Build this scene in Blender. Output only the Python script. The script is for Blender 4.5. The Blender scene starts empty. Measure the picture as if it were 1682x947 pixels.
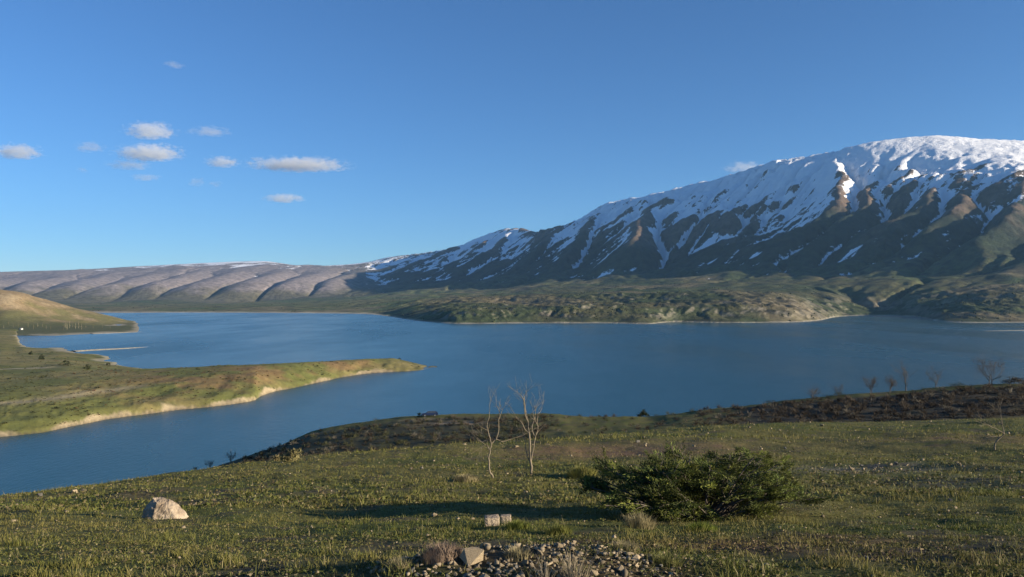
import bpy, bmesh, math, random
import numpy as np
from mathutils import Vector

# ------------------------------------------------------------------ camera, sky, sun, exposure
SC = bpy.context.scene
COL = SC.collection
H = 80.0            # camera height above the lake (m)
F = 1300.0          # focal length in photo pixels (1682 wide)
CX, YH = 841.0, 488.0
SUN_AZ, SUN_EL = -20.0, 13.0     # degrees: azimuth from +X (minus = behind the camera), elevation

cam_d = bpy.data.cameras.new('camera')
cam_d.sensor_width = 36.0
cam_d.lens = 36.0 * F / 1682.0
cam_d.shift_y = (YH - 473.5) / 1682.0
cam_d.clip_start = 0.2
cam_d.clip_end = 120000.0
cam = bpy.data.objects.new('camera', cam_d)
cam.location = (0, 0, H)
cam.rotation_euler = (math.radians(90), 0, 0)
COL.objects.link(cam)
SC.camera = cam

sa, se = math.radians(SUN_AZ), math.radians(SUN_EL)
SUN_DIR = Vector((math.cos(se) * math.cos(sa), math.cos(se) * math.sin(sa), math.sin(se)))
world = bpy.data.worlds.new('World')
SC.world = world
world.use_nodes = True
wn = world.node_tree.nodes
wl = world.node_tree.links
wn.clear()
sky = wn.new('ShaderNodeTexSky')
sky.sky_type = 'NISHITA'
sky.sun_disc = False
sky.sun_elevation = se
sky.sun_rotation = math.pi / 2 - sa      # clockwise from +Y
sky.altitude = 1100.0
sky.air_density = 1.0
sky.dust_density = 0.0
sky.ozone_density = 6.3
bg = wn.new('ShaderNodeBackground')
bg.inputs['Strength'].default_value = 0.084
wo = wn.new('ShaderNodeOutputWorld')
wl.new(sky.outputs[0], bg.inputs[0])
wl.new(bg.outputs[0], wo.inputs[0])

sun_d = bpy.data.lights.new('sun', 'SUN')
sun_d.energy = 5.0
sun_d.angle = math.radians(0.5)
sun_d.color = (1.0, 0.86, 0.66)
sun = bpy.data.objects.new('sun', sun_d)
sun.rotation_euler = SUN_DIR.to_track_quat('Z', 'Y').to_euler()
sun.location = (200, -60, 300)
COL.objects.link(sun)

SC.view_settings.view_transform = 'Standard'
SC.view_settings.look = 'None'
SC.view_settings.gamma = 1.0
SC.view_settings.exposure = 0.92
SC.view_settings.use_curve_mapping = False
SC.cycles.use_denoising = True
SC.cycles.max_bounces = 6
SC.cycles.diffuse_bounces = 2
SC.cycles.glossy_bounces = 2
SC.cycles.transmission_bounces = 2
SC.cycles.transparent_max_bounces = 8
SC.cycles.volume_bounces = 4
SC.cycles.caustics_reflective = False
SC.cycles.caustics_refractive = False

# ------------------------------------------------------------------ numeric helpers
RNG = np.random.RandomState(7)
random.seed(7)
PERM = np.tile(np.random.RandomState(3).permutation(256), 3)
GA = np.linspace(0, 2 * np.pi, 16, endpoint=False)
GRX, GRY = np.cos(GA), np.sin(GA)


def perlin(x, y, seed=0):
    x = np.asarray(x, float) + seed * 17.31
    y = np.asarray(y, float) - seed * 9.77
    xi = np.floor(x).astype(int); yi = np.floor(y).astype(int)
    xf = x - xi; yf = y - yi
    u = xf * xf * xf * (xf * (xf * 6 - 15) + 10)
    v = yf * yf * yf * (yf * (yf * 6 - 15) + 10)
    xi &= 255; yi &= 255
    def g(a, b, fx, fy):
        h = PERM[PERM[(xi + a) & 255] + ((yi + b) & 255)] & 15
        return GRX[h] * fx + GRY[h] * fy
    n0 = g(0, 0, xf, yf) * (1 - u) + g(1, 0, xf - 1, yf) * u
    n1 = g(0, 1, xf, yf - 1) * (1 - u) + g(1, 1, xf - 1, yf - 1) * u
    return (n0 * (1 - v) + n1 * v) * 1.5


def fbm(x, y, octv=4, seed=0, gain=0.5):
    s, a, t = 0.0, 1.0, 0.0
    for i in range(octv):
        s = s + a * perlin(x * 2 ** i, y * 2 ** i, seed + i * 3)
        t += a; a *= gain
    return s / t


def ridged(x, y, octv=4, seed=0, gain=0.5):
    s, a, t = 0.0, 1.0, 0.0
    for i in range(octv):
        s = s + a * (1 - 2 * np.abs(perlin(x * 2 ** i, y * 2 ** i, seed + i * 3)))
        t += a; a *= gain
    return s / t


def sstep(a, b, x):
    t = np.clip((np.asarray(x, float) - a) / (b - a), 0, 1)
    return t * t * (3 - 2 * t)


def mix(a, b, t):
    t = np.asarray(t)[..., None]
    return np.asarray(a) * (1 - t) + np.asarray(b) * t


def pchip(xs, ys, q):
    """monotone cubic through (xs, ys), clamped outside"""
    xs = np.asarray(xs, float); ys = np.asarray(ys, float)
    h = np.diff(xs); d = np.diff(ys) / h
    m = np.zeros(len(xs)); m[0], m[-1] = d[0], d[-1]
    for i in range(1, len(xs) - 1):
        if d[i - 1] * d[i] > 0:
            w1, w2 = 2 * h[i] + h[i - 1], h[i] + 2 * h[i - 1]
            m[i] = (w1 + w2) / (w1 / d[i - 1] + w2 / d[i])
    q = np.clip(q, xs[0], xs[-1])
    k = np.clip(np.searchsorted(xs, q) - 1, 0, len(xs) - 2)
    t = (q - xs[k]) / h[k]
    h00 = (1 + 2 * t) * (1 - t) ** 2; h10 = t * (1 - t) ** 2
    h01 = t * t * (3 - 2 * t); h11 = t * t * (t - 1)
    return h00 * ys[k] + h10 * h[k] * m[k] + h01 * ys[k + 1] + h11 * h[k] * m[k + 1]


def zy(y, Y):
    return H - (y - YH) / F * Y


def yz(z, Y):
    return YH + (H - z) / Y * F


def shoreY(y):
    return H * F / (y - YH)


class Loft:
    """surface through feature lines (shore, foot, ridge ...); each line = points (x_px, z, Y)"""
    def __init__(self, lines, under=0.12):
        self.lines = [np.array(l, float) for l in lines]
        self.under = under

    def __call__(self, xi, Y):
        xi = np.asarray(xi, float).ravel(); Y = np.asarray(Y, float).ravel()
        D, Z = [], []
        for l in self.lines:
            d = pchip(l[:, 0], l[:, 2], xi)
            yy = pchip(l[:, 0], [yz(a, b) for a, b in zip(l[:, 1], l[:, 2])], xi)
            if D:
                d = np.maximum(d, D[-1] + 1.0)
            D.append(d); Z.append(zy(yy, d))
        D = np.array(D); Z = np.array(Z); K = len(D)
        h = np.diff(D, axis=0); s = np.diff(Z, axis=0) / h
        M = np.zeros_like(Z); M[0], M[-1] = s[0], s[-1]
        for i in range(1, K - 1):
            ok = s[i - 1] * s[i] > 0
            w1, w2 = 2 * h[i] + h[i - 1], h[i] + 2 * h[i - 1]
            with np.errstate(all='ignore'):
                v = (w1 + w2) / (w1 / s[i - 1] + w2 / s[i])
            M[i] = np.where(ok, v, 0)
        k = np.clip((Y[None] >= D).sum(0) - 1, 0, K - 2)
        n = np.arange(len(Y))
        d0, hh = D[k, n], h[k, n]
        t = (Y - d0) / hh
        tc = np.clip(t, 0, 1)
        z = ((1 + 2 * tc) * (1 - tc) ** 2 * Z[k, n] + tc * (1 - tc) ** 2 * hh * M[k, n]
             + tc * tc * (3 - 2 * tc) * Z[k + 1, n] + tc * tc * (tc - 1) * hh * M[k + 1, n])
        z = np.where(Y < D[0], Z[0] - self.under * (D[0] - Y), z)
        return z, k + tc


# ------------------------------------------------------------------ blender helpers
def mesh_obj(name, V, Fc, mat=None, parent=None, attrs=None, smooth=True):
    V = np.ascontiguousarray(V, dtype=np.float32); Fc = np.ascontiguousarray(Fc, dtype=np.int32)
    me = bpy.data.meshes.new(name)
    n, k = Fc.shape
    me.vertices.add(len(V)); me.vertices.foreach_set('co', V.ravel())
    me.loops.add(n * k); me.loops.foreach_set('vertex_index', Fc.ravel())
    me.polygons.add(n)
    me.polygons.foreach_set('loop_start', np.arange(0, n * k, k, dtype=np.int32))
    if smooth:
        me.polygons.foreach_set('use_smooth', np.ones(n, dtype=bool))
    for an, av in (attrs or {}).items():
        av = np.asarray(av, np.float32)
        if av.ndim == 2:
            a = me.attributes.new(an, 'FLOAT_COLOR', 'POINT')
            c = np.ones((len(V), 4), np.float32); c[:, :3] = av
            a.data.foreach_set('color', c.ravel())
        else:
            a = me.attributes.new(an, 'FLOAT', 'POINT')
            a.data.foreach_set('value', av)
    me.update(calc_edges=True)
    me.validate()
    if mat:
        me.materials.append(mat)
    o = bpy.data.objects.new(name, me)
    COL.objects.link(o)
    if parent:
        o.parent = parent
    return o


def empty(name, loc, rz=0.0):
    o = bpy.data.objects.new(name, None)
    o.empty_display_size = 0.3
    COL.objects.link(o)
    o.location = loc
    o.rotation_euler = (0, 0, rz)
    return o


def tag(o, label=None, cat=None, group=None, kind=None):
    if label: o['label'] = label
    if cat: o['category'] = cat
    if group: o['group'] = group
    if kind: o['kind'] = kind
    return o


def nodes(name):
    m = bpy.data.materials.new(name)
    m.use_nodes = True
    nt = m.node_tree
    return m, nt.nodes, nt.links, nt.nodes['Principled BSDF']


def noise_node(N, L, scale, detail=6, rough=0.6, coord=None):
    n = N.new('ShaderNodeTexNoise')
    n.inputs['Scale'].default_value = scale
    n.inputs['Detail'].default_value = detail
    n.inputs['Roughness'].default_value = rough
    if coord is not None:
        L.new(coord, n.inputs['Vector'])
    return n


def ramp(N, L, src, p0, c0, p1, c1):
    r = N.new('ShaderNodeValToRGB')
    r.color_ramp.elements[0].position = p0; r.color_ramp.elements[0].color = (*c0, 1)
    r.color_ramp.elements[1].position = p1; r.color_ramp.elements[1].color = (*c1, 1)
    L.new(src, r.inputs[0])
    return r


def mixc(N, L, a, b, fac, mode='MIX'):
    m = N.new('ShaderNodeMix'); m.data_type = 'RGBA'; m.blend_type = mode
    for sock, v in ((m.inputs[6], a), (m.inputs[7], b), (m.inputs[0], fac)):
        if isinstance(v, (int, float)):
            sock.default_value = v
        elif isinstance(v, tuple):
            sock.default_value = (*v, 1)
        else:
            L.new(v, sock)
    return m.outputs[2]


def attr_node(N, name):
    a = N.new('ShaderNodeAttribute'); a.attribute_name = name
    return a


def col_material(name, scale, amp=(0.6, 1.4), rough=0.9, bump=None, snow=False):
    """albedo from the 'Col' attribute broken up by noise; optional snow cover and bump"""
    m, N, L, P = nodes(name)
    geo = N.new('ShaderNodeNewGeometry')
    a = attr_node(N, 'Col')
    n = noise_node(N, L, scale, 8, 0.65, geo.outputs['Position'])
    r = ramp(N, L, n.outputs[0], 0.3, (amp[0],) * 3, 0.7, (amp[1],) * 3)
    c = mixc(N, L, a.outputs['Color'], r.outputs[0], 1.0, 'MULTIPLY')
    P.inputs['Roughness'].default_value = rough
    P.inputs['Specular IOR Level'].default_value = 0.15
    if snow:
        s = attr_node(N, 'snow')
        n2 = noise_node(N, L, scale * 2.2, 10, 0.75, geo.outputs['Position'])
        ad = N.new('ShaderNodeMath'); ad.operation = 'MULTIPLY_ADD'
        L.new(n2.outputs[0], ad.inputs[0]); ad.inputs[1].default_value = 1.1
        L.new(s.outputs['Fac'], ad.inputs[2])
        sr = ramp(N, L, ad.outputs[0], 0.98, (0, 0, 0), 1.08, (1, 1, 1))
        c = mixc(N, L, c, (0.90, 0.91, 0.92), sr.outputs[0])
    L.new(c, P.inputs['Base Color'])
    if bump:
        b = N.new('ShaderNodeBump'); b.inputs['Strength'].default_value = bump[1]
        b.inputs['Distance'].default_value = bump[2]
        nb = noise_node(N, L, bump[0], 8, 0.7, geo.outputs['Position'])
        L.new(nb.outputs[0], b.inputs['Height']); L.new(b.outputs[0], P.inputs['Normal'])
    return m


def plain_material(name, c0, c1, scale=3.0, rough=0.85, spec=0.2, bump=None, obj_random=0.0, translucent=0.0):
    m, N, L, P = nodes(name)
    tc = N.new('ShaderNodeTexCoord')
    n = noise_node(N, L, scale, 6, 0.65, tc.outputs['Object'])
    r = ramp(N, L, n.outputs[0], 0.32, c0, 0.68, c1)
    c = r.outputs[0]
    if obj_random:
        oi = N.new('ShaderNodeObjectInfo')
        rr = ramp(N, L, oi.outputs['Random'], 0, (1 - obj_random,) * 3, 1, (1 + obj_random,) * 3)
        c = mixc(N, L, c, rr.outputs[0], 1.0, 'MULTIPLY')
    L.new(c, P.inputs['Base Color'])
    P.inputs['Roughness'].default_value = rough
    P.inputs['Specular IOR Level'].default_value = spec
    if bump:
        b = N.new('ShaderNodeBump'); b.inputs['Strength'].default_value = bump[1]
        b.inputs['Distance'].default_value = bump[2]
        nb = noise_node(N, L, bump[0], 8, 0.7, tc.outputs['Object'])
        L.new(nb.outputs[0], b.inputs['Height']); L.new(b.outputs[0], P.inputs['Normal'])
    if translucent:
        t = N.new('ShaderNodeBsdfTranslucent'); L.new(c, t.inputs['Color'])
        ms = N.new('ShaderNodeMixShader'); ms.inputs[0].default_value = translucent
        L.new(P.outputs[0], ms.inputs[1]); L.new(t.outputs[0], ms.inputs[2])
        L.new(ms.outputs[0], N['Material Output'].inputs['Surface'])
    return m


def grid_faces(nr, nc, mask=None):
    i = np.arange(nr * nc).reshape(nr, nc)
    f = np.stack([i[:-1, :-1], i[:-1, 1:], i[1:, 1:], i[1:, :-1]], -1).reshape(-1, 4)
    return f if mask is None else f[mask.ravel()]


def compact(V, Fc, attrs):
    u, inv = np.unique(Fc, return_inverse=True)
    return V[u], inv.reshape(Fc.shape), {k: v[u] for k, v in attrs.items()}


# ------------------------------------------------------------------ the lake
def build_lake():
    m, N, L, P = nodes('lake_water')
    geo = N.new('ShaderNodeNewGeometry')
    mp = N.new('ShaderNodeMapping'); mp.inputs['Scale'].default_value = (1, 0.35, 1)
    L.new(geo.outputs['Position'], mp.inputs['Vector'])
    n1 = noise_node(N, L, 0.45, 5, 0.6, mp.outputs[0])
    n2 = noise_node(N, L, 0.004, 4, 0.6, mp.outputs[0])
    P.inputs['Base Color'].default_value = (0.012, 0.062, 0.075, 1)
    rr = ramp(N, L, n2.outputs[0], 0.35, (0.16,) * 3, 0.65, (0.30,) * 3)
    L.new(rr.outputs[0], P.inputs['Roughness'])
    P.inputs['IOR'].default_value = 1.333
    b = N.new('ShaderNodeBump'); b.inputs['Strength'].default_value = 0.9; b.inputs['Distance'].default_value = 0.5
    L.new(n1.outputs[0], b.inputs['Height']); L.new(b.outputs[0], P.inputs['Normal'])
    nr, nc = 60, 60
    Yv = np.geomspace(120, 6500, nr); tv = np.linspace(-1.3, 1.3, nc)
    X = tv[None] * (Yv[:, None] + 300); Y = np.repeat(Yv[:, None], nc, 1)
    V = np.stack([X, Y, np.zeros_like(X)], -1).reshape(-1, 3)
    o = mesh_obj('lake', V, grid_faces(nr, nc), m)
    tag(o, 'blue lake lying between the green shores and the mountains', 'lake', kind='structure')


build_lake()

# ------------------------------------------------------------------ far shore, hills and mountains (one eroded height field)
SHORE = [(-400, 512), (200, 513.5), (300, 513), (500, 514), (600, 515.5), (640, 520), (690, 527), (760, 531.5), (900, 530.5),
         (1000, 530.5), (1060, 532), (1110, 528.5), (1200, 530), (1300, 529), (1345, 526), (1380, 519.5), (1440, 518),
         (1500, 519.5), (1540, 527), (1600, 530), (1700, 529.5), (2100, 535)]
FOOT = [(x, zy(y, Y), Y) for x, y, Y in ((-400, 497, 9300), (200, 497, 9300), (400, 496, 9500), (560, 490, 10000), (700, 480, 10200),
                                         (900, 466, 8300), (1100, 455, 6950), (1300, 445, 6050), (1500, 440, 5400), (1700, 436, 4650), (2100, 455, 4400))]
RIDGE = [(x, zy(y, Y), Y) for x, y, Y in ((-400, 454, 15600), (0, 450, 15500), (80, 447, 15500), (200, 440, 15500), (300, 434, 15500), (430, 430, 15400),
         (500, 438, 15400), (560, 436, 15300), (600, 432, 15200), (640, 424, 15000), (700, 418, 14700), (740, 410, 14400), (790, 392, 13600), (830, 379, 13100),
         (858, 378, 12700), (890, 388, 12300), (915, 380, 12000), (940, 368, 11700), (970, 351, 11350), (990, 338, 11150), (1020, 332, 10900), (1060, 325, 10600),
         (1100, 316, 10350), (1200, 291, 9700), (1260, 272, 9350), (1365, 255, 8850), (1390, 247, 8780), (1440, 236, 8720), (1540, 229, 8800), (1600, 234, 8900),
         (1700, 243, 9100), (1850, 275, 9400), (2100, 350, 9600))]


def brow(x, k, dz):
    f = pchip([r[0] for r in FOOT], [r[1] for r in FOOT], x); fy = pchip([r[0] for r in FOOT], [r[2] for r in FOOT], x)
    r = pchip([r[0] for r in RIDGE], [r[1] for r in RIDGE], x); ry = pchip([r[0] for r in RIDGE], [r[2] for r in RIDGE], x)
    return (x, float(f + (r - f) * (k + dz)), float(fy + (ry - fy) * k))


# brow of the slope: below the summit dome it stands well in front of the crest
BROW = [brow(*v) for v in ((-400, 0.7, 0.08), (200, 0.7, 0.10), (430, 0.7, 0.08), (600, 0.75, 0.0), (840, 0.8, -0.04), (1000, 0.82, -0.02), (1200, 0.84, 0.0), (1320, 0.84, 0.0))]
BROW += [(x, zy(y, Y), Y) for x, y, Y in ((1400, 292, 7900), (1500, 288, 7350), (1600, 295, 6750), (1700, 312, 6150), (1850, 345, 5600), (2100, 400, 5300))]
FAR = Loft([
    [(x, 0.0, shoreY(y)) for x, y in SHORE],
    [(-400, 3, 4700), (200, 4, 4500), (500, 5, 4350), (600, 6, 4200), (690, 15, 2900), (760, 30, 2600), (900, 36, 2680), (1060, 40, 2700),
     (1200, 40, 2700), (1300, 25, 2660), (1345, 12, 2900), (1390, 6, 3450), (1450, 14, 3650), (1520, 34, 3300), (1600, 52, 3000), (1700, 62, 2950), (2100, 80, 2900)],
    [(x, zy(y, Y), Y) for x, y, Y in ((-400, 503, 5600), (210, 503, 5500), (500, 499, 5500), (690, 491, 5400), (900, 485, 4700),
                                      (1100, 479, 4500), (1300, 473, 4400), (1500, 470, 4050), (1700, 465, 3750), (2100, 470, 3700))],
    FOOT,
    BROW,
    RIDGE,
    [(x, z, Y) for x, z, Y in ((-400, 420, 19000), (430, 500, 19000), (600, 500, 19000), (840, 800, 17500), (890, 600, 17300), (1060, 900, 15500),
                               (1365, 1100, 13000), (1540, 1200, 12500), (1700, 1100, 12500), (2100, 600, 12500))],
], under=0.05)


def erode(z, dx, iters, K, m=0.45, diff=0.02, lock=None):
    ny, nx = z.shape
    idx = np.arange(nx * ny).reshape(ny, nx)
    offs = [(-1, -1), (-1, 0), (-1, 1), (0, -1), (0, 1), (1, -1), (1, 0), (1, 1)]
    jit = RNG.uniform(0.8, 1.2, z.shape)
    for it in range(iters):
        zp = np.pad(z, 1, mode='edge'); ip = np.pad(idx, 1, mode='edge')
        best = np.zeros_like(z); rec = idx.copy(); dist = np.full(z.shape, dx)
        for a, b in offs:
            dd = dx * math.hypot(a, b)
            nb = zp[1 + a:1 + a + ny, 1 + b:1 + b + nx]
            s = (z - nb) / dd
            w = s > best
            best = np.where(w, s, best)
            rec = np.where(w, ip[1 + a:1 + a + ny, 1 + b:1 + b + nx], rec)
            dist = np.where(w, dd, dist)
        order = np.argsort(-z, axis=None)
        area = (jit.ravel() * dx * dx).tolist(); rl = rec.ravel().tolist(); ol = order.tolist()
        for i in ol:
            r = rl[i]
            if r != i:
                area[r] += area[i]
        Fk = (K * np.power(np.array(area), m) / dist.ravel()).tolist()
        zl = z.ravel().tolist()
        for i in reversed(ol):
            r = rl[i]
            if r != i:
                f = Fk[i]
                zr = zl[r]
                if zl[i] > zr:
                    zl[i] = (zl[i] + f * zr) / (1 + f)
        zn = np.array(zl).reshape(z.shape)
        zp = np.pad(zn, 1, mode='edge')
        lap = zp[:-2, 1:-1] + zp[2:, 1:-1] + zp[1:-1, :-2] + zp[1:-1, 2:] - 4 * zn
        zn = zn + diff * lap
        z = zn if lock is None else zn * (1 - lock) + z * lock
    return z


def bicubic(Z, fx, fy):
    ny, nx = Z.shape
    ix = np.clip(np.floor(fx).astype(int), 1, nx - 3); iy = np.clip(np.floor(fy).astype(int), 1, ny - 3)
    tx = np.clip(fx - ix, 0, 1); ty = np.clip(fy - iy, 0, 1)
    def w(t):
        return [-0.5 * t + t * t - 0.5 * t ** 3, 1 - 2.5 * t * t + 1.5 * t ** 3, 0.5 * t + 2 * t * t - 1.5 * t ** 3, -0.5 * t * t + 0.5 * t ** 3]
    wx, wy = w(tx), w(ty)
    r = 0
    for j in range(4):
        row = 0
        for i in range(4):
            row = row + wx[i] * Z[iy + j - 1, ix + i - 1]
        r = r + wy[j] * row
    return r


# mountain spurs traced by their crests; each stands out in front of the face it springs from
SPURS = [
    [(838, 381), (815, 400), (775, 425), (735, 447)],
    [(900, 384), (880, 410), (850, 440), (815, 462)],
    [(985, 345), (955, 385), (920, 425), (880, 455)],
    [(1066, 328), (1050, 365), (1030, 405), (1000, 440)],
    [(1368, 258), (1385, 285), (1350, 335), (1290, 372), (1210, 402), (1150, 432)],
    [(1440, 290), (1405, 330), (1370, 352), (1330, 400), (1290, 430)],
    [(1540, 292), (1505, 335), (1450, 362), (1390, 385), (1350, 425)],
    [(1600, 300), (1560, 345), (1510, 380), (1455, 430)],
    [(190, 447), (140, 456), (108, 466), (92, 486)], [(262, 445), (212, 455), (178, 466), (165, 487)], [(335, 441), (290, 452), (256, 464), (243, 488)],
    [(405, 438), (362, 450), (330, 462), (318, 488)], [(470, 440), (430, 450), (398, 464), (384, 487)], [(540, 441), (498, 450), (468, 463), (452, 486)],
    [(600, 438), (565, 449), (535, 464), (520, 484)], [(110, 450), (60, 458), (28, 468), (15, 487)], [(30, 452), (-20, 458), (-55, 470), (-70, 488)],
    [(1690, 320), (1640, 355), (1580, 395), (1530, 440)],
]


def spur_field(X, Y):
    best = np.full(X.shape, -1e9)
    for sp in SPURS:
        pts = []
        n = len(sp)
        for i, (x, y) in enumerate(sp):
            Yv = np.linspace(4500, 15500, 900)
            z, _ = FAR(np.full(900, float(x)), Yv)
            k = np.argmax(z >= zy(y, Yv))
            t = i / (n - 1)
            Yp = Yv[k] - (30 + (1700 if sp[0][0] < 620 else 1150 if sp[0][0] == 1066 else 760) * math.sin(math.pi * min(1, t * 0.8 + 0.08)))
            pts.append(((x - CX) / F * Yp, Yp, zy(y, Yp)))
        P = np.array(pts)
        u = np.linspace(0, 1, n); q = np.linspace(0, 1, 26)
        P = np.stack([pchip(u, P[:, c], q) for c in range(3)], -1)
        for a, b in zip(P[:-1], P[1:]):
            d = b[:2] - a[:2]
            t = np.clip(((X - a[0]) * d[0] + (Y - a[1]) * d[1]) / (d @ d), 0, 1)
            dist = np.hypot(X - a[0] - t * d[0], Y - a[1] - t * d[1])
            h = a[2] + t * (b[2] - a[2]) - (0.42 * (np.sqrt(dist * dist + 180 ** 2) - 100) if sp[0][0] < 620 else 0.74 * np.sqrt(dist * dist + 900))
            best = np.maximum(best, h)
    return best


def build_far():
    dx = 45.0
    xs = np.arange(-16000, 10500, dx); ys = np.arange(2150, 18900, dx)
    X, Y = np.meshgrid(xs, ys)
    xi = CX + F * X / Y
    z0, s = FAR(xi, Y)
    z0 = z0.reshape(X.shape); s = s.reshape(X.shape)
    xi_ = xi
    body = sstep(2.2, 3.2, s) * (1 - 0.8 * sstep(4.3, 4.95, s)) + 0.35 * sstep(4.9, 5.2, s)
    left = 1 - sstep(520, 640, xi_)
    wx = X + 260 * fbm(X / 900, Y / 900, 3, 5); wy = Y + 260 * fbm(X / 900, Y / 900, 3, 9)
    mount = (1 - left) * body * (ridged(wx / 2300, wy / 2300, 5, 1, 0.6) * 210 + fbm(wx / 700, wy / 700, 4, 8, 0.6) * 80)
    hills = left * body * (ridged(wx / 1600, wy / 3000, 3, 21, 0.35) * 60)
    low = sstep(0.6, 1.3, s) * (1 - sstep(2.6, 3.4, s)) * sstep(600, 720, xi_) * (1 - 0.75 * np.exp(-((xi_ - 1375) / 60) ** 2) * (1 - sstep(1.5, 2.2, s)))
    foot = low * (ridged(wx / 900, wy / 900, 4, 31) * 30 + fbm(wx / 240, wy / 240, 3, 33) * 8)
    plain = sstep(0.9, 1.4, s) * (1 - sstep(2.6, 3.2, s)) * left * fbm(X / 800, Y / 800, 3, 41) * 5
    z = z0 + mount * 0.8 + hills + foot + plain
    sp = spur_field(X + 0.5 * (wx - X), Y + 0.5 * (wy - Y))
    k = 25.0
    z = np.where(sp - z > -400, z + k * np.logaddexp(0, np.clip((sp - z) / k, -30, 30)), z)
    lock = 1 - sstep(0.9, 1.6, s)
    lock = np.maximum(lock, left * (1 - sstep(2.5, 3.0, s)) * 0.8)
    dome = sstep(1360, 1420, xi_) * sstep(3.95, 4.3, s) * (1 - sstep(5.2, 5.6, s))
    lock = np.maximum(lock, 0.82 * dome)
    lock = np.maximum(lock, left * 0.8)
    z = erode(z, dx, 16, 0.058, 0.45, 0.004, lock)
    # keep the skyline: raise what the erosion and noise took from the crest line
    near = np.exp(-((s - 5.0) / 0.12) ** 2)
    z = z + near * np.maximum(0, z0 - z) * 0.8
    top = sstep(4.0, 4.6, s)
    z = z - top * np.maximum(0, z - z0 - 12) * 0.85
    # polar mesh, fine enough for the picture
    nr, nc = 510, 880
    Yv = np.geomspace(2250, 18600, nr); tv = np.linspace(-0.84, 0.86, nc)
    PX = tv[None] * Yv[:, None]; PY = np.repeat(Yv[:, None], nc, 1)
    Z = bicubic(z, (PX - xs[0]) / dx, (PY - ys[0]) / dx)
    x_i = CX + F * PX / PY
    lz, S = FAR(x_i, PY); S = S.reshape(PX.shape); lz = lz.reshape(PX.shape)
    Z = np.where(S < 0.02, lz, Z)
    rug = sstep(2.3, 3.2, S) * sstep(560, 700, x_i)
    up = sstep(300, 900, Z) * (1 - 0.85 * sstep(1360, 1420, x_i) * sstep(4.0, 4.3, S))
    Z = Z + rug * (ridged((PX + 60 * fbm(PX / 300, PY / 300, 2, 52)) / 260, PY / 260, 5, 51, 0.62) * (9 + 30 * up)) + fbm(PX / 70, PY / 70, 2, 55) * (0.6 + 4 * rug)
    # gullied shore bluffs
    blf = sstep(0.05, 0.5, S) * (1 - sstep(1.3, 2.0, S)) * sstep(660, 740, x_i)
    gx = PX + 40 * fbm(PX / 150, PY / 150, 2, 61)
    Z = Z + blf * (ridged(gx / 70, PY / 170, 4, 63, 0.62) * 10.5 - 3) + blf * fbm(PX / 420, PY / 420, 3, 66) * 6
    Z = np.where(S < 0.05, np.minimum(Z, 0.5), Z)
    # slopes
    dzdx = np.gradient(Z, axis=1) / np.gradient(PX, axis=1)
    dzr = np.gradient(Z, axis=0); dY = np.gradient(PY, axis=0); dXr = np.gradient(PX, axis=0)
    dzdy = (dzr - dzdx * dXr) / dY
    slope = np.hypot(dzdx, dzdy)
    k = 9
    pad = np.pad(Z, k, mode='edge')
    cs = np.cumsum(np.cumsum(np.pad(pad, ((1, 0), (1, 0))), 0), 1)
    w = 2 * k + 1
    mean = (cs[w:, w:] - cs[:-w, w:] - cs[w:, :-w] + cs[:-w, :-w]) / (w * w)
    conc = mean - Z                                   # positive in hollows
    big = fbm(PX / 1600, PY / 1600, 4, 71); mid = fbm(PX / 330, PY / 330, 4, 73); sm = fbm(PX / 90, PY / 90, 3, 75)
    # colours
    green = np.array([0.060, 0.078, 0.034]); olive = np.array([0.100, 0.096, 0.045]); tan = np.array([0.23, 0.175, 0.105])
    brown = np.array([0.145, 0.104, 0.078]); scrub = np.array([0.024, 0.034, 0.027]); pale = np.array([0.36, 0.31, 0.235])
    mauve = np.array([0.262, 0.226, 0.218])
    c = mix(green, olive, sstep(-0.35, 0.35, mid + 0.5 * big))
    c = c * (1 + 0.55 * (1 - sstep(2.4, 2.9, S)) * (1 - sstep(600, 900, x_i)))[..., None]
    fields = sstep(0.12, 0.3, perlin(PX / 420, PY / 900, 81)) * (1 - sstep(2.4, 2.9, S))
    c = mix(c, tan, fields * 0.45)
    c = mix(c, scrub, sstep(0.05, 0.3, sm + 0.3 * mid) * 0.7 * (1 - sstep(2.6, 3.3, S) * 0.3))
    mtn = sstep(2.6, 3.3, S) * sstep(560, 700, x_i)
    c = mix(c, mix(scrub, brown, sstep(-0.1, 0.45, mid * 0.6 + big * 0.6 + (Z - 640) / 650)), mtn * 0.9)
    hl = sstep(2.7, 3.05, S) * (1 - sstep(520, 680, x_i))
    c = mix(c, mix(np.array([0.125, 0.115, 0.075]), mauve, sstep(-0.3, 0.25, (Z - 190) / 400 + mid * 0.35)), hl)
    steep = sstep(0.16, 0.42, slope + 0.12 * sm)
    c = mix(c, pale, blf * sstep(0.34, 0.6, slope + 0.30 * sm + 0.2 * mid) * (0.62 - 0.25 * sstep(1230, 1330, x_i)))
    c = mix(c, np.array([0.17, 0.135, 0.07]), blf * sstep(-0.1, 0.3, big + 0.4 * mid) * 0.5 * (1 - steep))
    beach = (1 - sstep(1.0, 4.0, Z + 2 * sm)) * (S < 1.2)
    c = mix(c, np.array([0.42, 0.38, 0.30]), beach * 0.8)
    # snow
    line = pchip([400, 700, 850, 1000, 1200, 1400, 1700], [640, 620, 700, 720, 720, 760, 900], x_i)
    sn = (Z - line + 40) / 560 + conc * 0.022 + 0.34 * mid + 0.18 * big + 0.22 * sm
    uu = (PX * 0.60 - PY * 0.80) + 60 * mid; vv = PX * 0.80 + PY * 0.60      # along and down the face
    sn = sn + 0.50 * perlin(uu / 85, vv / 620, 79) + 0.34 * perlin(uu / 34, vv / 240, 83) - 0.02 + 0.5 * sstep(1380, 1440, x_i) * sstep(4.0, 4.4, S)
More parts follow.
